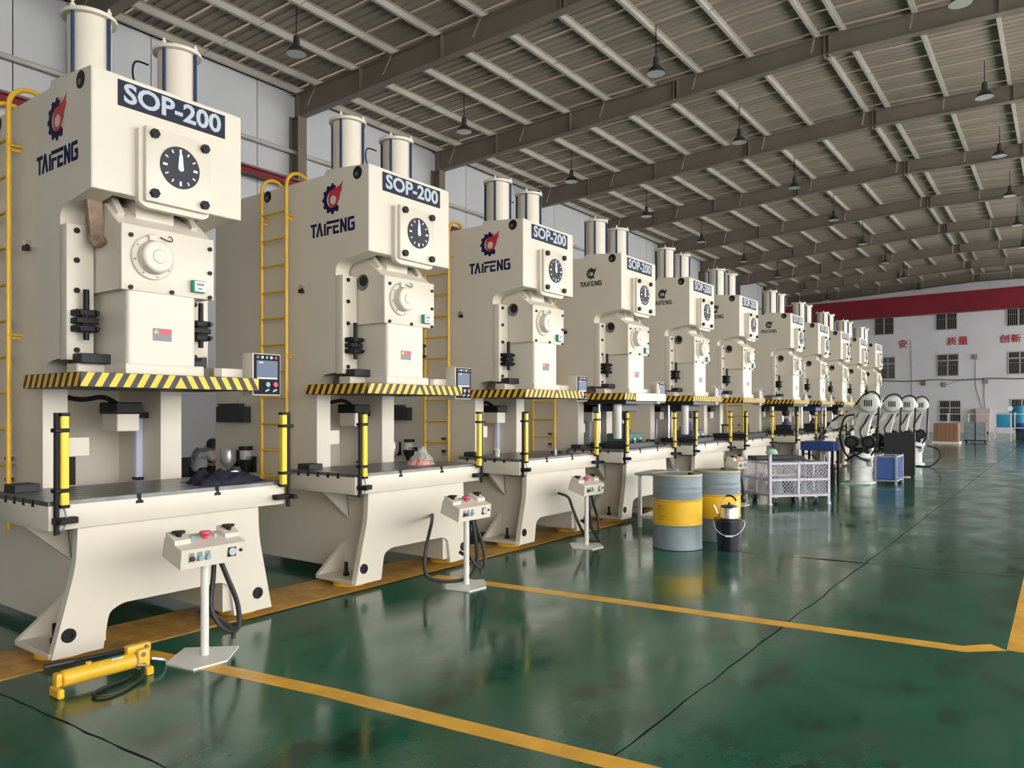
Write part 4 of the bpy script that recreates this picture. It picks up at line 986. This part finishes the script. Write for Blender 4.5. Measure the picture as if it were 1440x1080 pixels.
# ------------------------------------------------------------------ robots
def make_robot():
    r = bpy.data.objects.new('robot_arm', None); COL.objects.link(r); r.empty_display_size = 0.1
    P('floor_plate', r, mat('plate_mint', (0.35, 0.55, 0.48), 0.5), box, -0.34, 0.26, -0.40, 0.34, 0, 0.02)
    P('base', r, ROBOT, lathe, [(0.30, 0.015), (0.30, 0.06), (0.225, 0.08), (0.225, 0.36), (0.245, 0.37), (0.245, 0.40)], (0, 0, 0), 28)
    P('turret', r, ROBOT, lathe, [(0.215, 0.395), (0.215, 0.56), (0.26, 0.58), (0.26, 0.66), (0.22, 0.70), (0.001, 0.70)], (0, 0, 0), 28)
    P('shoulder', r, ROBOT, prism, rounded([(-0.24, 0.64), (0.24, 0.64), (0.20, 0.95), (0.08, 1.08), (-0.08, 1.08), (-0.20, 0.95)], 0.06, 3), 'y', -0.02, 0.20)
    for y0, y1, x in ((-0.28, -0.02, -0.15), (0.2, 0.38, 0.1), (-0.24, -0.02, 0.19)):
        m_ = P('motor', r, BLACK, cyl, (x, y0, 0.92), (x, y1, 0.92), 0.14, 18)
        P('motor_cover', m_, DGREY, cyl, (x, y0-0.015, 0.92), (x, y0+0.02, 0.92), 0.09, 16)
    bm = BM(); prism(bm, rounded([(-0.13, 0.80), (0.11, 0.80), (0.16, 1.15), (0.22, 1.45), (0.36, 1.68), (0.30, 1.90), (0.10, 1.88), (0.0, 1.60), (-0.10, 1.25)], 0.06, 3), 'y', -0.12, 0.06); obj('lower_arm', bm, ROBOT, r)
    bm = BM(); lathe(bm, [(0.12, -0.27), (0.18, -0.24), (0.205, -0.12), (0.205, 0.12), (0.16, 0.20), (0.001, 0.20)], (0.20, 0, 1.77), 24, 'y'); e = obj('elbow', bm, ROBOT, r)
    for k in range(4): P('vent_slot', e, BLACK, box, 0.115+0.045*k, 0.140+0.045*k, -0.275, -0.20, 1.70, 1.84)
    d = Vector((-0.68, 0, 1.20))-Vector((0.20, 0, 1.77)); p = Vector((0.20, 0.02, 1.77))
    bm = BM(); cyl(bm, tuple(p), tuple(p+d*0.38), 0.15, 18, 0.115); cyl(bm, tuple(p+d*0.36), tuple(p+d*0.86), 0.105, 18, 0.085); obj('forearm', bm, ROBOT, r)
    w0 = p+d*0.86
    bm = BM(); lathe(bm, [(0.07, -0.10), (0.09, -0.08), (0.09, 0.08), (0.07, 0.10)], tuple(w0), 16, 'y'); cyl(bm, tuple(w0), tuple(w0+Vector((-0.16, 0, -0.12))), 0.07, 14, 0.055); wr_ = obj('wrist', bm, ROBOT, r)
    t0 = w0+Vector((-0.16, 0, -0.12))
    bm = BM(); bar(bm, tuple(t0), tuple(t0+Vector((-0.12, 0, -0.1))), 0.06); bar(bm, tuple(t0+Vector((-0.12, -0.12, -0.1))), tuple(t0+Vector((-0.12, 0.12, -0.1))), 0.05); obj('gripper', bm, DGREY, wr_)
    for sg in (-1, 1): P('suction_cup', wr_, BLACK, cyl, tuple(t0+Vector((-0.12, 0.1*sg, -0.12))), tuple(t0+Vector((-0.12, 0.1*sg, -0.2))), 0.03, 10, 0.04)
    bm = BM()
    tube(bm, smoothpts([(-0.22, -0.10, 0.55), (-0.34, -0.12, 0.75), (-0.40, -0.13, 1.05), (-0.30, -0.17, 1.45), (-0.10, -0.17, 1.52)], 5), 0.020, 7)
    tube(bm, smoothpts([(0.2, -0.1, 0.6), (0.34, -0.14, 0.85), (0.36, -0.15, 1.2), (0.38, -0.16, 1.5), (0.38, -0.13, 1.70)], 5), 0.022, 7)
    tube(bm, smoothpts([(0.40, -0.06, 1.76), (0.37, -0.04, 1.93), (0.24, -0.02, 2.02), (0.06, 0, 1.96), (-0.10, 0, 1.74)], 5), 0.018, 7)
    tube(bm, smoothpts([(-0.30, -0.03, 1.50), (-0.42, -0.02, 1.50), (-0.58, 0, 1.40), (-0.62, 0, 1.28)], 5), 0.016, 7)
    tube(bm, smoothpts([(-0.28, -0.12, 0.50), (-0.10, -0.30, 0.62), (0.08, -0.31, 0.72), (0.12, -0.28, 0.88)], 5), 0.022, 7)
    tube(bm, smoothpts([(0.26, -0.12, 0.50), (0.05, -0.30, 0.58), (-0.1, -0.31, 0.70), (-0.15, -0.28, 0.86)], 5), 0.022, 7)
    tube(bm, smoothpts([(0.10, -0.26, 0.95), (0.02, -0.20, 1.15), (0.12, -0.17, 1.35), (0.20, -0.16, 1.52)], 5), 0.018, 7)
    obj('cable_harness', bm, BLACK, r)
    P('shoulder_motor', r, BLACK, box, -0.20, 0.20, -0.20, -0.01, 0.66, 0.80, 0.03, 2)
    P('junction_block', r, ROBOT, box, 0.16, 0.26, -0.18, -0.02, 0.40, 0.58, 0.02, 2)
    return r
rb = make_robot()
RB = [((-3.62, 17.95), 'white robot arm beside the blue crate', 0.0), ((-3.66, 20.9), 'white robot arm behind the dark board, second from the blue crate', 0.05),
      ((-3.64, 23.1), 'white robot arm third from the blue crate', -0.03), ((-3.6, 24.95), 'white robot arm farthest from the blue crate, toward the end wall', 0.08)]
for k, (xy, lab, rz) in enumerate(RB):
    o = rb if k == 0 else copy_tree(rb)
    o.location = (*xy, 0); o.rotation_euler = (0, 0, rz); tag(o, lab, 'robot', 'white robot arms serving the presses')
# blue crate in its frame
bc = thing('blue_crate', 'blue steel crate in a grey frame beside the first robot', 'crate', (-3.13, 18.0, 0))
bm = BM(); box(bm, -0.19, 0.19, 0.0, 0.8, 0.10, 0.12); box(bm, -0.19, -0.175, 0, 0.8, 0.10, 0.60); box(bm, 0.175, 0.19, 0, 0.8, 0.10, 0.60); box(bm, -0.19, 0.19, 0, 0.015, 0.10, 0.60); box(bm, -0.19, 0.19, 0.785, 0.8, 0.10, 0.60); obj('crate_shell', bm, BLUEC, bc)
for x in (-0.2, 0.2):
    for y in (0.0, 0.8): P('frame_post', bc, BENCH, box, x-0.02, x+0.02, y-0.02, y+0.02, 0, 0.64)
bm = BM()
for z in (0.09, 0.61):
    for x in (-0.2, 0.2): box(bm, x-0.015, x+0.015, 0, 0.8, z-0.015, z+0.015)
    for y in (0, 0.8): box(bm, -0.2, 0.2, y-0.015, y+0.015, z-0.015, z+0.015)
obj('frame_rail', bm, BENCH, bc)
for k in range(4): P('panel_rib', bc, BLUEC, box, 0.188, 0.205, 0.1+0.18*k, 0.13+0.18*k, 0.14, 0.58)
for k, (dx, dy, h) in enumerate([(-0.04, 0.16, 0.42), (0.04, 0.40, 0.46), (-0.03, 0.64, 0.44)]):
    o = P('pressed_part', None, LAMPIN, lathe, [(0.10, 0), (0.115, h*.8), (0.12, h), (0.10, h), (0.09, 0.02), (0.001, 0.02)], (0, 0, 0), 18); o.location = (-3.13+dx, 18.0+dy, 0.12)
    tag(o, 'pale round pressed part standing in the blue crate', 'part', 'pressed parts in the blue crate')
# dark board beyond the crate
db = thing('dark_board', 'tall dark grey board standing beside the second robot', 'board', (-3.24, 20.35, 0), 0.0)
P('board_sheet', db, DGREY, box, -0.33, 0.33, -0.02, 0.02, 0.02, 1.07)
for x in (-0.3, 0.3): P('board_foot', db, BLACK, box, x-0.03, x+0.03, -0.14, 0.14, 0, 0.03)
P('board_edge', db, STEEL, box, 0.33, 0.345, -0.025, 0.025, 0.0, 1.08)
# blue part table between press and robot
bt_ = thing('blue_table', 'dark blue steel part table beside the first robot', 'table', (-4.42, 17.75, 0))
P('table_top', bt_, BLUEP, box, -0.36, 0.36, -0.3, 0.3, 0.72, 0.92, 0.01, 1)
for x in (-0.31, 0.31):
    for y in (-0.25, 0.25): P('leg', bt_, BLACK, box, x-0.025, x+0.025, y-0.025, y+0.025, 0, 0.73)
bx = thing('black_chest', 'black floor chest beneath the blue part table', 'chest', (-4.42, 17.8, 0)); P('chest_body', bx, BLACK, box, -0.26, 0.26, -0.2, 0.2, 0, 0.36, 0.02, 1); P('chest_lid', bx, DGREY, box, -0.27, 0.27, -0.21, 0.21, 0.355, 0.40, 0.01, 1)
# floor cable by the last robot
bm = BM(); tube(bm, smoothpts([(-3.3, 24.2, 0.02), (-3.05, 24.4, 0.04), (-2.86, 24.6, 0.30), (-2.95, 24.7, 0.50), (-3.2, 24.6, 0.6)], 6), 0.022, 7); tube(bm, smoothpts([(-3.3, 24.2, 0.02), (-3.6, 24.6, 0.02), (-3.55, 25.4, 0.03)], 5), 0.022, 7)
tag(obj('floor_cable', bm, BLACK), 'thick black cable looping up from the floor beside the robots', 'cable')

# ------------------------------------------------------------------ seated person behind the presses
def skin(name, verts, edges, radii, m, parent, sub=2, root=0):
    me = bpy.data.meshes.new(name); me.from_pydata(verts, edges, [])
    o = bpy.data.objects.new(name, me); COL.objects.link(o)
    md = o.modifiers.new('s', 'SKIN'); md.use_smooth_shade = True
    for i, v in enumerate(me.skin_vertices[0].data):
        v.radius = radii[i] if isinstance(radii[i], tuple) else (radii[i], radii[i]); v.use_root = (i == root)
    sd = o.modifiers.new('d', 'SUBSURF'); sd.levels = sub; sd.render_levels = sub
    dg = bpy.context.evaluated_depsgraph_get(); dg.update()
    nm = bpy.data.meshes.new_from_object(o.evaluated_get(dg)); bpy.data.objects.remove(o)
    nm.materials.clear(); return mobj(name, nm, m, parent)
pe = thing('person', 'person in white shirt with grey straps sitting hunched, back turned', 'person', (-13.96, 8.45, 0), 0)
# local: faces +y (toward the far wall) and a little right; +x right
J = [(0, 0, 0.36), (0.0, 0.02, 0.50), (0.02, 0.05, 0.65), (0.03, 0.08, 0.76), (0.05, 0.13, 0.83), (0.08, 0.19, 0.875), (0.09, 0.22, 0.93),
     (-0.17, 0.07, 0.755), (-0.24, 0.16, 0.54), (-0.16, 0.36, 0.50),
     (0.22, 0.10, 0.755), (0.30, 0.20, 0.54), (0.20, 0.38, 0.50),
     (-0.10, 0.03, 0.34), (-0.20, 0.42, 0.42), (-0.20, 0.40, 0.06), (-0.20, 0.52, 0.04),
     (0.10, 0.03, 0.34), (0.20, 0.42, 0.42), (0.22, 0.40, 0.06), (0.22, 0.52, 0.04)]
E_ = [(0, 1), (1, 2), (2, 3), (3, 4), (4, 5), (5, 6), (3, 7), (7, 8), (8, 9), (3, 10), (10, 11), (11, 12), (0, 13), (13, 14), (14, 15), (15, 16), (0, 17), (17, 18), (18, 19), (19, 20)]
R_ = [0.14, 0.135, 0.15, 0.13, 0.055, 0.075, 0.09, 0.065, 0.045, 0.032, 0.065, 0.045, 0.032, 0.085, 0.07, 0.042, 0.035, 0.085, 0.07, 0.042, 0.035]
hands_v, hands_e, hands_r = list(J), list(E_), list(R_)
for wi, sg in ((9, 1), (12, -1)):
    wv = Vector(J[wi]); pb_ = len(hands_v)
    hands_v.append(tuple(wv+Vector((0.03*sg, 0.07, -0.005)))); hands_e.append((wi, pb_)); hands_r.append((0.028, 0.018))
    for f in range(4):
        b0 = len(hands_v); off = (f-1.5)*0.021
        hands_v.append(tuple(wv+Vector((0.03*sg+off, 0.115-0.006*abs(f-1.5), -0.012)))); hands_v.append(tuple(wv+Vector((0.03*sg+off, 0.135-0.008*abs(f-1.5), -0.045))))
        hands_e += [(pb_, b0), (b0, b0+1)]; hands_r += [0.009, 0.008]
    b0 = len(hands_v); hands_v.append(tuple(wv+Vector((0.075*sg, 0.075, -0.01)))); hands_e.append((pb_, b0)); hands_r.append(0.009)
skin('body', hands_v, hands_e, hands_r, SKIN, pe)
# head: shaped ellipsoid over the neck, tilted forward
def ellipsoid(bm, c, rx, ry, rz, rot=None, n=16, m_=12, fn=None):
    V = []
    for j in range(m_+1):
        t = PI*j/m_; row = []
        for i in range(n):
            a = 2*PI*i/n; q = Vector((math.sin(t)*math.cos(a)*rx, math.sin(t)*math.sin(a)*ry, math.cos(t)*rz))
            if fn: q = fn(q)
            if rot: q = rot @ q
            row.append(bm.verts.new(Vector(c)+q))
        V.append(row)
    for j in range(m_):
        for i in range(n):
            k = (i+1) % n
            bm.faces.new((V[j][i], V[j+1][i], V[j+1][k], V[j][k]))
    bmesh.ops.remove_doubles(bm, verts=bm.verts, dist=1e-5)
HR = Matrix.Rotation(-0.55, 3, 'X'); HC = (0.11, 0.22, 0.905)
def jaw(q):
    if q.z < 0: q = Vector((q.x*(1+0.35*q.z/0.12), q.y*(1+0.1*q.z/0.12), q.z))
    return q
bm = BM(); ellipsoid(bm, HC, 0.078, 0.098, 0.118, HR, 16, 12, jaw); hdm = obj('head', bm, SKIN, pe)
bm = BM(); ellipsoid(bm, tuple(Vector(HC)+HR @ Vector((0, 0.098, -0.01))), 0.013, 0.02, 0.022, HR, 8, 6); obj('nose', bm, SKIN, hdm)
for sx_ in (-1, 1):
    bm = BM(); ellipsoid(bm, tuple(Vector(HC)+HR @ Vector((0.079*sx_, 0.0, -0.005))), 0.012, 0.022, 0.033, HR, 8, 6); obj('ear', bm, SKIN, hdm)
    bm = BM(); ellipsoid(bm, tuple(Vector(HC)+HR @ Vector((0.030*sx_, 0.088, 0.012))), 0.011, 0.008, 0.007, HR, 8, 6); obj('eye', bm, HAIR, hdm)
bm = BM(); ellipsoid(bm, tuple(Vector(HC)+HR @ Vector((0, 0.085, -0.055))), 0.024, 0.010, 0.006, HR, 8, 6); obj('mouth', bm, mat('lip', (0.35, 0.14, 0.12), 0.6), hdm)
def hairf(q): return q*(1+0.03*math.sin(q.x*90)+0.03*math.sin(q.z*80+q.y*50))
bm = BM(); ellipsoid(bm, tuple(Vector(HC)+HR @ Vector((0, -0.022, 0.028))), 0.095, 0.105, 0.115, HR, 20, 14, hairf); obj('hair', bm, HAIR, pe)
SJ = [J[i] for i in (0, 1, 2, 3, 7, 10)]+[(-0.225, 0.13, 0.62), (0.28, 0.17, 0.62), (0.045, 0.11, 0.80)]
skin('shirt', SJ, [(0, 1), (1, 2), (2, 3), (3, 4), (3, 5), (4, 6), (5, 7), (3, 8)], [0.155, 0.15, 0.165, 0.142, 0.082, 0.082, 0.075, 0.075, 0.085], SHIRT, pe)
skin('trousers', [J[i] for i in (0, 13, 14, 15, 17, 18, 19)], [(0, 1), (1, 2), (2, 3), (0, 4), (4, 5), (5, 6)], [0.15, 0.10, 0.085, 0.06, 0.10, 0.085, 0.06], PANTS, pe)
for sx_ in (-1, 1):
    bm = BM(); tube(bm, smoothpts([(0.03+0.10*sx_, 0.02, 0.86), (0.03+0.075*sx_, -0.08, 0.78), (0.02+0.05*sx_, -0.125, 0.66), (0.01, -0.14, 0.56), (0.0, -0.145, 0.48)], 5), 0.022, 8); obj('strap', bm, STRAP, pe)
for sx_ in (-1, 1):
    bm = BM(); ellipsoid(bm, (0.21*sx_, 0.47, 0.045), 0.05, 0.13, 0.05, None, 12, 8); obj('shoe', bm, BLACK, pe)
sto = thing('stool', 'low dark stool under the sitting person', 'stool', (-13.96, 8.45, 0))
P('seat', sto, BLACK, lathe, [(0.17, 0.20), (0.18, 0.21), (0.18, 0.24), (0.001, 0.245)], (0, 0, 0), 20)
for k in range(4):
    a = PI/4+PI/2*k; P('leg', sto, STEEL, bar, (math.cos(a)*0.11, math.sin(a)*0.11, 0.205), (math.cos(a)*0.16, math.sin(a)*0.16, 0), 0.025)

# ------------------------------------------------------------------ pendant lamps
def make_lamp():
    r = bpy.data.objects.new('pendant_lamp', None); COL.objects.link(r); r.empty_display_size = 0.1
    P('cord', r, BLACK, cyl, (0, 0, 0), (0, 0, 1), 0.012, 6).location = (0, 0, 0.42)
    P('housing', r, LAMPB, lathe, [(0.05, 0.43), (0.07, 0.40), (0.08, 0.20), (0.11, 0.17)], (0, 0, 0), 18)
    s = P('shade', r, LAMPB, lathe, [(0.10, 0.18), (0.16, 0.14), (0.22, 0.04), (0.24, 0.0), (0.232, 0.0), (0.15, 0.13), (0.09, 0.165)], (0, 0, 0), 24)
    P('reflector', s, LAMPIN, lathe, [(0.228, 0.004), (0.20, 0.05), (0.14, 0.125), (0.001, 0.13)], (0, 0, 0), 24)
    P('bulb', s, DIALW, lathe, [(0.02, 0.13), (0.05, 0.09), (0.055, 0.05), (0.03, 0.015), (0.001, 0.008)], (0, 0, 0), 12)
    return r
lp = make_lamp(); first = True
for X, ya, z, rowname in ((-14.25, 11.05, 9.80, 'in the row nearest the panelled side wall'), (-8.25, 17.35, 10.03, 'in the row between side wall and ridge'), (-1.8, 18.7, 10.32, 'in the row past the roof ridge')):
    k = 0
    while ya+6*k < 60:
        o = lp if first else copy_tree(lp); first = False
        o.location = (X, ya+6*k, z); k += 1
        for c in o.children:
            if c.name.startswith('cord'): c.scale = (1, 1, ztop(X)+0.215-z-0.42)
        tag(o, 'dark bell pendant lamp '+rowname, 'lamp', 'pendant lamps '+rowname)

# ------------------------------------------------------------------ overhead crane near the end wall
cr = thing('bridge_crane', 'dark red overhead crane girder spanning the hall before the end wall', 'crane', (0, 0, 0))
def cb(bm, X0, X1, z0, z1, d0, d1):
    f = lambda X: 57.0-0.06*(X+5)
    vs = [bm.verts.new((X, f(X)+d, z)) for X in (X0, X1) for d in (d0, d1) for z in (z0, z1)]
    for q in [(0, 1, 3, 2), (4, 6, 7, 5), (0, 4, 5, 1), (2, 3, 7, 6), (0, 2, 6, 4), (1, 5, 7, 3)]: bm.faces.new([vs[i] for i in q])
bm = BM(); cb(bm, -17.0, 7.7, 8.05, 9.28, -0.3, 0.3); obj('girder', bm, BEAMRED, cr, smooth=False)
bm = BM(); cb(bm, -17.0, 7.7, 9.28, 9.32, -0.42, 0.42); cb(bm, -17.0, 7.7, 8.02, 8.05, -0.34, 0.34); obj('girder_flange', bm, BEAMRED, cr, smooth=False)
bm = BM(); cb(bm, -17.0, 7.7, 9.32, 9.42, -0.40, -0.34); obj('conductor_rail', bm, PINK, cr, smooth=False)
for X in (-17.2, 7.7):
    bm = BM(); cb(bm, X-0.2, X+0.2, 8.1, 8.6, -1.6, 1.6); obj('end_carriage', bm, BEAMRED, cr, smooth=False)

# ------------------------------------------------------------------ end wall: windows, characters, cables
def fwx(px):      # wall x for a picture column at the end wall
    u = (px-720)/1060.0; s, c = math.sin(math.radians(36.245)), math.cos(math.radians(36.245))
    dx, dy = -s+u*c, c+u*s
    t = (FW[1]-FS*FW[0])/(dy-FS*dx); return dx*t, t
def fwz(px, py): X, t = fwx(px); return 1.615+(577-py)/1060.0*t
def window(n, p0, p1, py0, py1, transom):
    X0, X1 = fwx(p0)[0], fwx(p1)[0]; z1 = fwz((p0+p1)/2, py0); z0 = fwz((p0+p1)/2, py1)
    r = bpy.data.objects.new('window_%d' % n, None); COL.objects.link(r); struct(r, 'barred window in the white end wall')
    bm = BM(); fbox(bm, X0, X1, z0, z1, 0.0, 0.012); obj('pane', bm, GLASS, r, smooth=False)
    bm = BM(); t = 0.07
    fbox(bm, X0-t, X0, z0-t, z1+t, 0, 0.06); fbox(bm, X1, X1+t, z0-t, z1+t, 0, 0.06); fbox(bm, X0, X1, z0-t, z0, 0, 0.06); fbox(bm, X0, X1, z1, z1+t, 0, 0.06)
    xm = (X0+X1)/2; fbox(bm, xm-0.04, xm+0.04, z0, z1, 0, 0.06)
    if transom: zt = z0+(z1-z0)*transom; fbox(bm, X0, X1, zt-0.05, zt+0.05, 0, 0.06)
    obj('window_frame', bm, FRAME, r, smooth=False)
    nb = 11
    for k in range(1, nb):
        if k*2 == nb: continue
        x = X0+(X1-X0)*k/nb; bm = BM(); fbox(bm, x-0.012, x+0.012, z0, z1, 0.06, 0.085); obj('bar', bm, BARS, r, smooth=False)
    bm = BM(); fbox(bm, X0, X1, z0+(z1-z0)*.5-0.012, z0+(z1-z0)*.5+0.012, 0.055, 0.07); obj('cross_bar', bm, BARS, r, smooth=False)
n = 1
for (p0, p1, a, b, tr) in [(1231, 1256, 441, 470, 0), (1317, 1345, 434, 463, 0), (1417, 1448, 426, 457, 0), (1240, 1258, 503, 532, .7), (1319, 1347, 499, 528, .72), (1419, 1450, 495, 525, .72), (1322, 1350, 564, 592, .66), (1423, 1452, 562, 592, .66)]:
    window(n, p0, p1, a, b, tr); n += 1
# red characters painted as raised letters
for ch, px, py, sz in (('安', 1270, 484, 1.0), ('质', 1338.5, 480, 1.0), ('量', 1354.5, 479, 1.0), ('创', 1413, 476.5, 1.0), ('新', 1429, 475.5, 1.0)):
    X, t = fwx(px); z = fwz(px, py); hgt = 10.5/1060.0*t
    me = text_mesh(ch, 1.0, 0.02, 0.012)
    if len(me.vertices):
        xs = [v.co.x for v in me.vertices]; ys = [v.co.y for v in me.vertices]
        cx_, cy_ = (max(xs)+min(xs))/2, (max(ys)+min(ys))/2; k = hgt/(max(ys)-min(ys))*1.1
        me.transform(Matrix.Translation((X, yf(X)-0.05, z)) @ Matrix.Rotation(math.atan(FS), 4, 'Z') @ FACE_NY @ Matrix.Scale(k, 4) @ Matrix.Translation((-cx_, -cy_, 0)))
        o = mobj('wall_character', me, CHARRED, wf)
# cable run and wires
bm = BM(); X0, X1 = fwx(1225)[0], XE2-0.1
tube(bm, [(X0+(X1-X0)*k/40, yf(X0+(X1-X0)*k/40)-0.06, 3.85+0.04*math.sin(k*0.9)) for k in range(41)], 0.05, 6); obj('cable_tray', bm, STEELC, wf)
bm = BM()
for pts in ([(1372, 505), (1372, 540), (1377, 560), (1383, 576)], [(1386, 535), (1384, 555), (1386, 576)], [(1281, 480), (1282, 520), (1282, 562)], [(1325, 541), (1335, 540), (1355, 533)]):
    q = [(fwx(px)[0], yf(fwx(px)[0])-0.04, fwz(px, py)) for px, py in pts]; tube(bm, smoothpts(q, 4), 0.022, 5)
obj('wall_wire', bm, BARS, wf)
for px, py, m_ in ((1299, 539, STEELC), (1328, 541, BARS), (1387, 536, BARS), (1372, 502, BARS)):
    X, t = fwx(px); z = fwz(px, py); bm = BM(); fbox(bm, X-0.12, X+0.12, z-0.18, z+0.18, 0, 0.16); obj('wall_lamp', bm, m_, wf, smooth=False)

# ------------------------------------------------------------------ goods by the end wall
pl_ = thing('carton_stack', 'square stack of brown cartons on a pallet toward the end wall', 'cartons', (-5.15, 41.6, 0), 0.0)
P('pallet', pl_, WHITE, box, -0.05, 1.10, -0.05, 0.95, 0, 0.11)
bm = BM(); box(bm, 0, 0.166, 0, 0.29, 0, 0.146, 0.006, 1); cme_ = bpy.data.meshes.new('carton'); bm.to_mesh(cme_); bm.free()
for i in range(6):
    for j in range(3):
        for k in range(6):
            o = mobj('carton', cme_, CARTON, pl_); o.location = (0.01+0.175*i, 0.01+0.305*j, 0.11+0.148*k)
pl2 = thing('carton_stack', 'low stack of brown cartons half hidden behind the robots', 'cartons', (-5.9, 39.2, 0), 0.0)
P('pallet', pl2, WHITE, box, -0.05, 0.65, -0.05, 0.65, 0, 0.11)
for i in range(3):
    for j in range(2):
        for k in range(5):
            o = mobj('carton', cme_, CARTON, pl2); o.location = (0.01+0.175*i, 0.01+0.305*j, 0.11+0.148*k)
gs = [(0, 0), (0.46, 0)]
for k in range(2):
    for lv in range(3):
        o = thing('grey_crate', 'grey plastic crate, %s of the stack next to the %s' % (('bottom', 'middle', 'top')[lv], ('brown cartons', 'cyan machine')[k]), 'crate', (-4.05+0.46*k, 44.0, 0.12+0.30*lv), 0, 'grey plastic crates near the end wall')
        bm = BM(); box(bm, 0, 0.44, 0, 0.5, 0, 0.02); box(bm, 0, 0.02, 0, 0.5, 0, 0.29); box(bm, 0.42, 0.44, 0, 0.5, 0, 0.29); box(bm, 0, 0.44, 0, 0.02, 0, 0.29); box(bm, 0, 0.44, 0.48, 0.5, 0, 0.29); obj('crate_shell', bm, CRATEG, o)
        P('crate_rim', o, CRATEG, box, -0.008, 0.448, -0.012, 0.02, 0.26, 0.298); P('hand_slot', o, BENCH, box, 0.12, 0.32, -0.008, 0.01, 0.12, 0.20)
P2 = thing('crate_dolly', 'low grey dolly carrying the stacked grey crates', 'dolly', (-4.08, 43.97, 0)); P('dolly_deck', P2, DGREY, box, 0, 0.96, 0, 0.55, 0.075, 0.121)
for x in (0.08, 0.88):
    for y in (0.08, 0.47): P('dolly_wheel', P2, RUBBER, cyl, (x-0.02, y, 0.04), (x+0.02, y, 0.04), 0.04, 12)
# wire fence behind the goods
fn = thing('wire_fence', 'low white post fence behind the cartons near the end wall', 'fence', (-7.0, 47.0, 0))
for k in range(8): P('post', fn, WHITE, box, k*0.95-0.025, k*0.95+0.025, -0.025, 0.025, 0, 1.45)
for z in (0.7, 1.42): P('rail', fn, WHITE, bar, (0, 0, z), (6.65, 0, z), 0.03)
# cyan machine
cm = thing('blue_machine', 'bright cyan blue machine on a trolley near the end wall', 'machine', (-3.20, 50.3, 0))
P('trolley_deck', cm, WHITE, box, 0, 1.0, 0, 0.8, 0.55, 0.62)
for x in (0.03, 0.97):
    for y in (0.03, 0.77): P('trolley_leg', cm, WHITE, box, x-0.03, x+0.03, y-0.03, y+0.03, 0, 1.5 if y < 0.1 else 0.6)
P('machine_body', cm, CYAN, box, 0.1, 0.9, 0.1, 0.7, 0.62, 1.45, 0.05, 2)
P('machine_drum', cm, CYAN, cyl, (1.25, 0.4, 0.9), (1.25, 0.4, 1.85), 0.42, 24)
P('drum_base', cm, BLUEP, lathe, [(0.30, 0.4), (0.42, 0.6), (0.42, 0.92)], (1.25, 0.4, 0), 24)
P('drum_stand', cm, DIEBLK, box, 0.92, 1.58, 0.1, 0.7, 0, 0.45, 0.02, 1)
P('gauge', cm, DIALW, cyl, (0.75, 0.05, 1.72), (0.75, 0.12, 1.72), 0.14, 18)
P('gauge_post', cm, CYAN, box, 0.70, 0.80, 0.10, 0.2, 1.4, 1.75)
c2 = thing('blue_motor', 'dark blue motor unit beside the cyan machine', 'motor', (-1.2, 50.2, 0))
P('motor_body', c2, BLUEC, cyl, (0, 0.3, 0.5), (0.9, 0.3, 0.5), 0.3, 18); P('motor_base', c2, DGREY, box, 0, 0.9, 0.05, 0.55, 0, 0.25)
# pink cabinet
X, t = fwx(1383); cb_ = thing('wall_cabinet', 'pale pink cabinet standing against the white end wall', 'cabinet', (X, yf(X)-0.55, 0))
P('cabinet_body', cb_, PINK, box, -0.45, 0.45, 0, 0.48, 0.1, 1.75, 0.02, 1); P('cabinet_base', cb_, DGREY, box, -0.42, 0.42, 0.03, 0.45, 0, 0.11)
P('door', cb_, PINK, box, -0.42, 0.42, -0.02, 0.01, 0.15, 1.70, 0.008, 1)
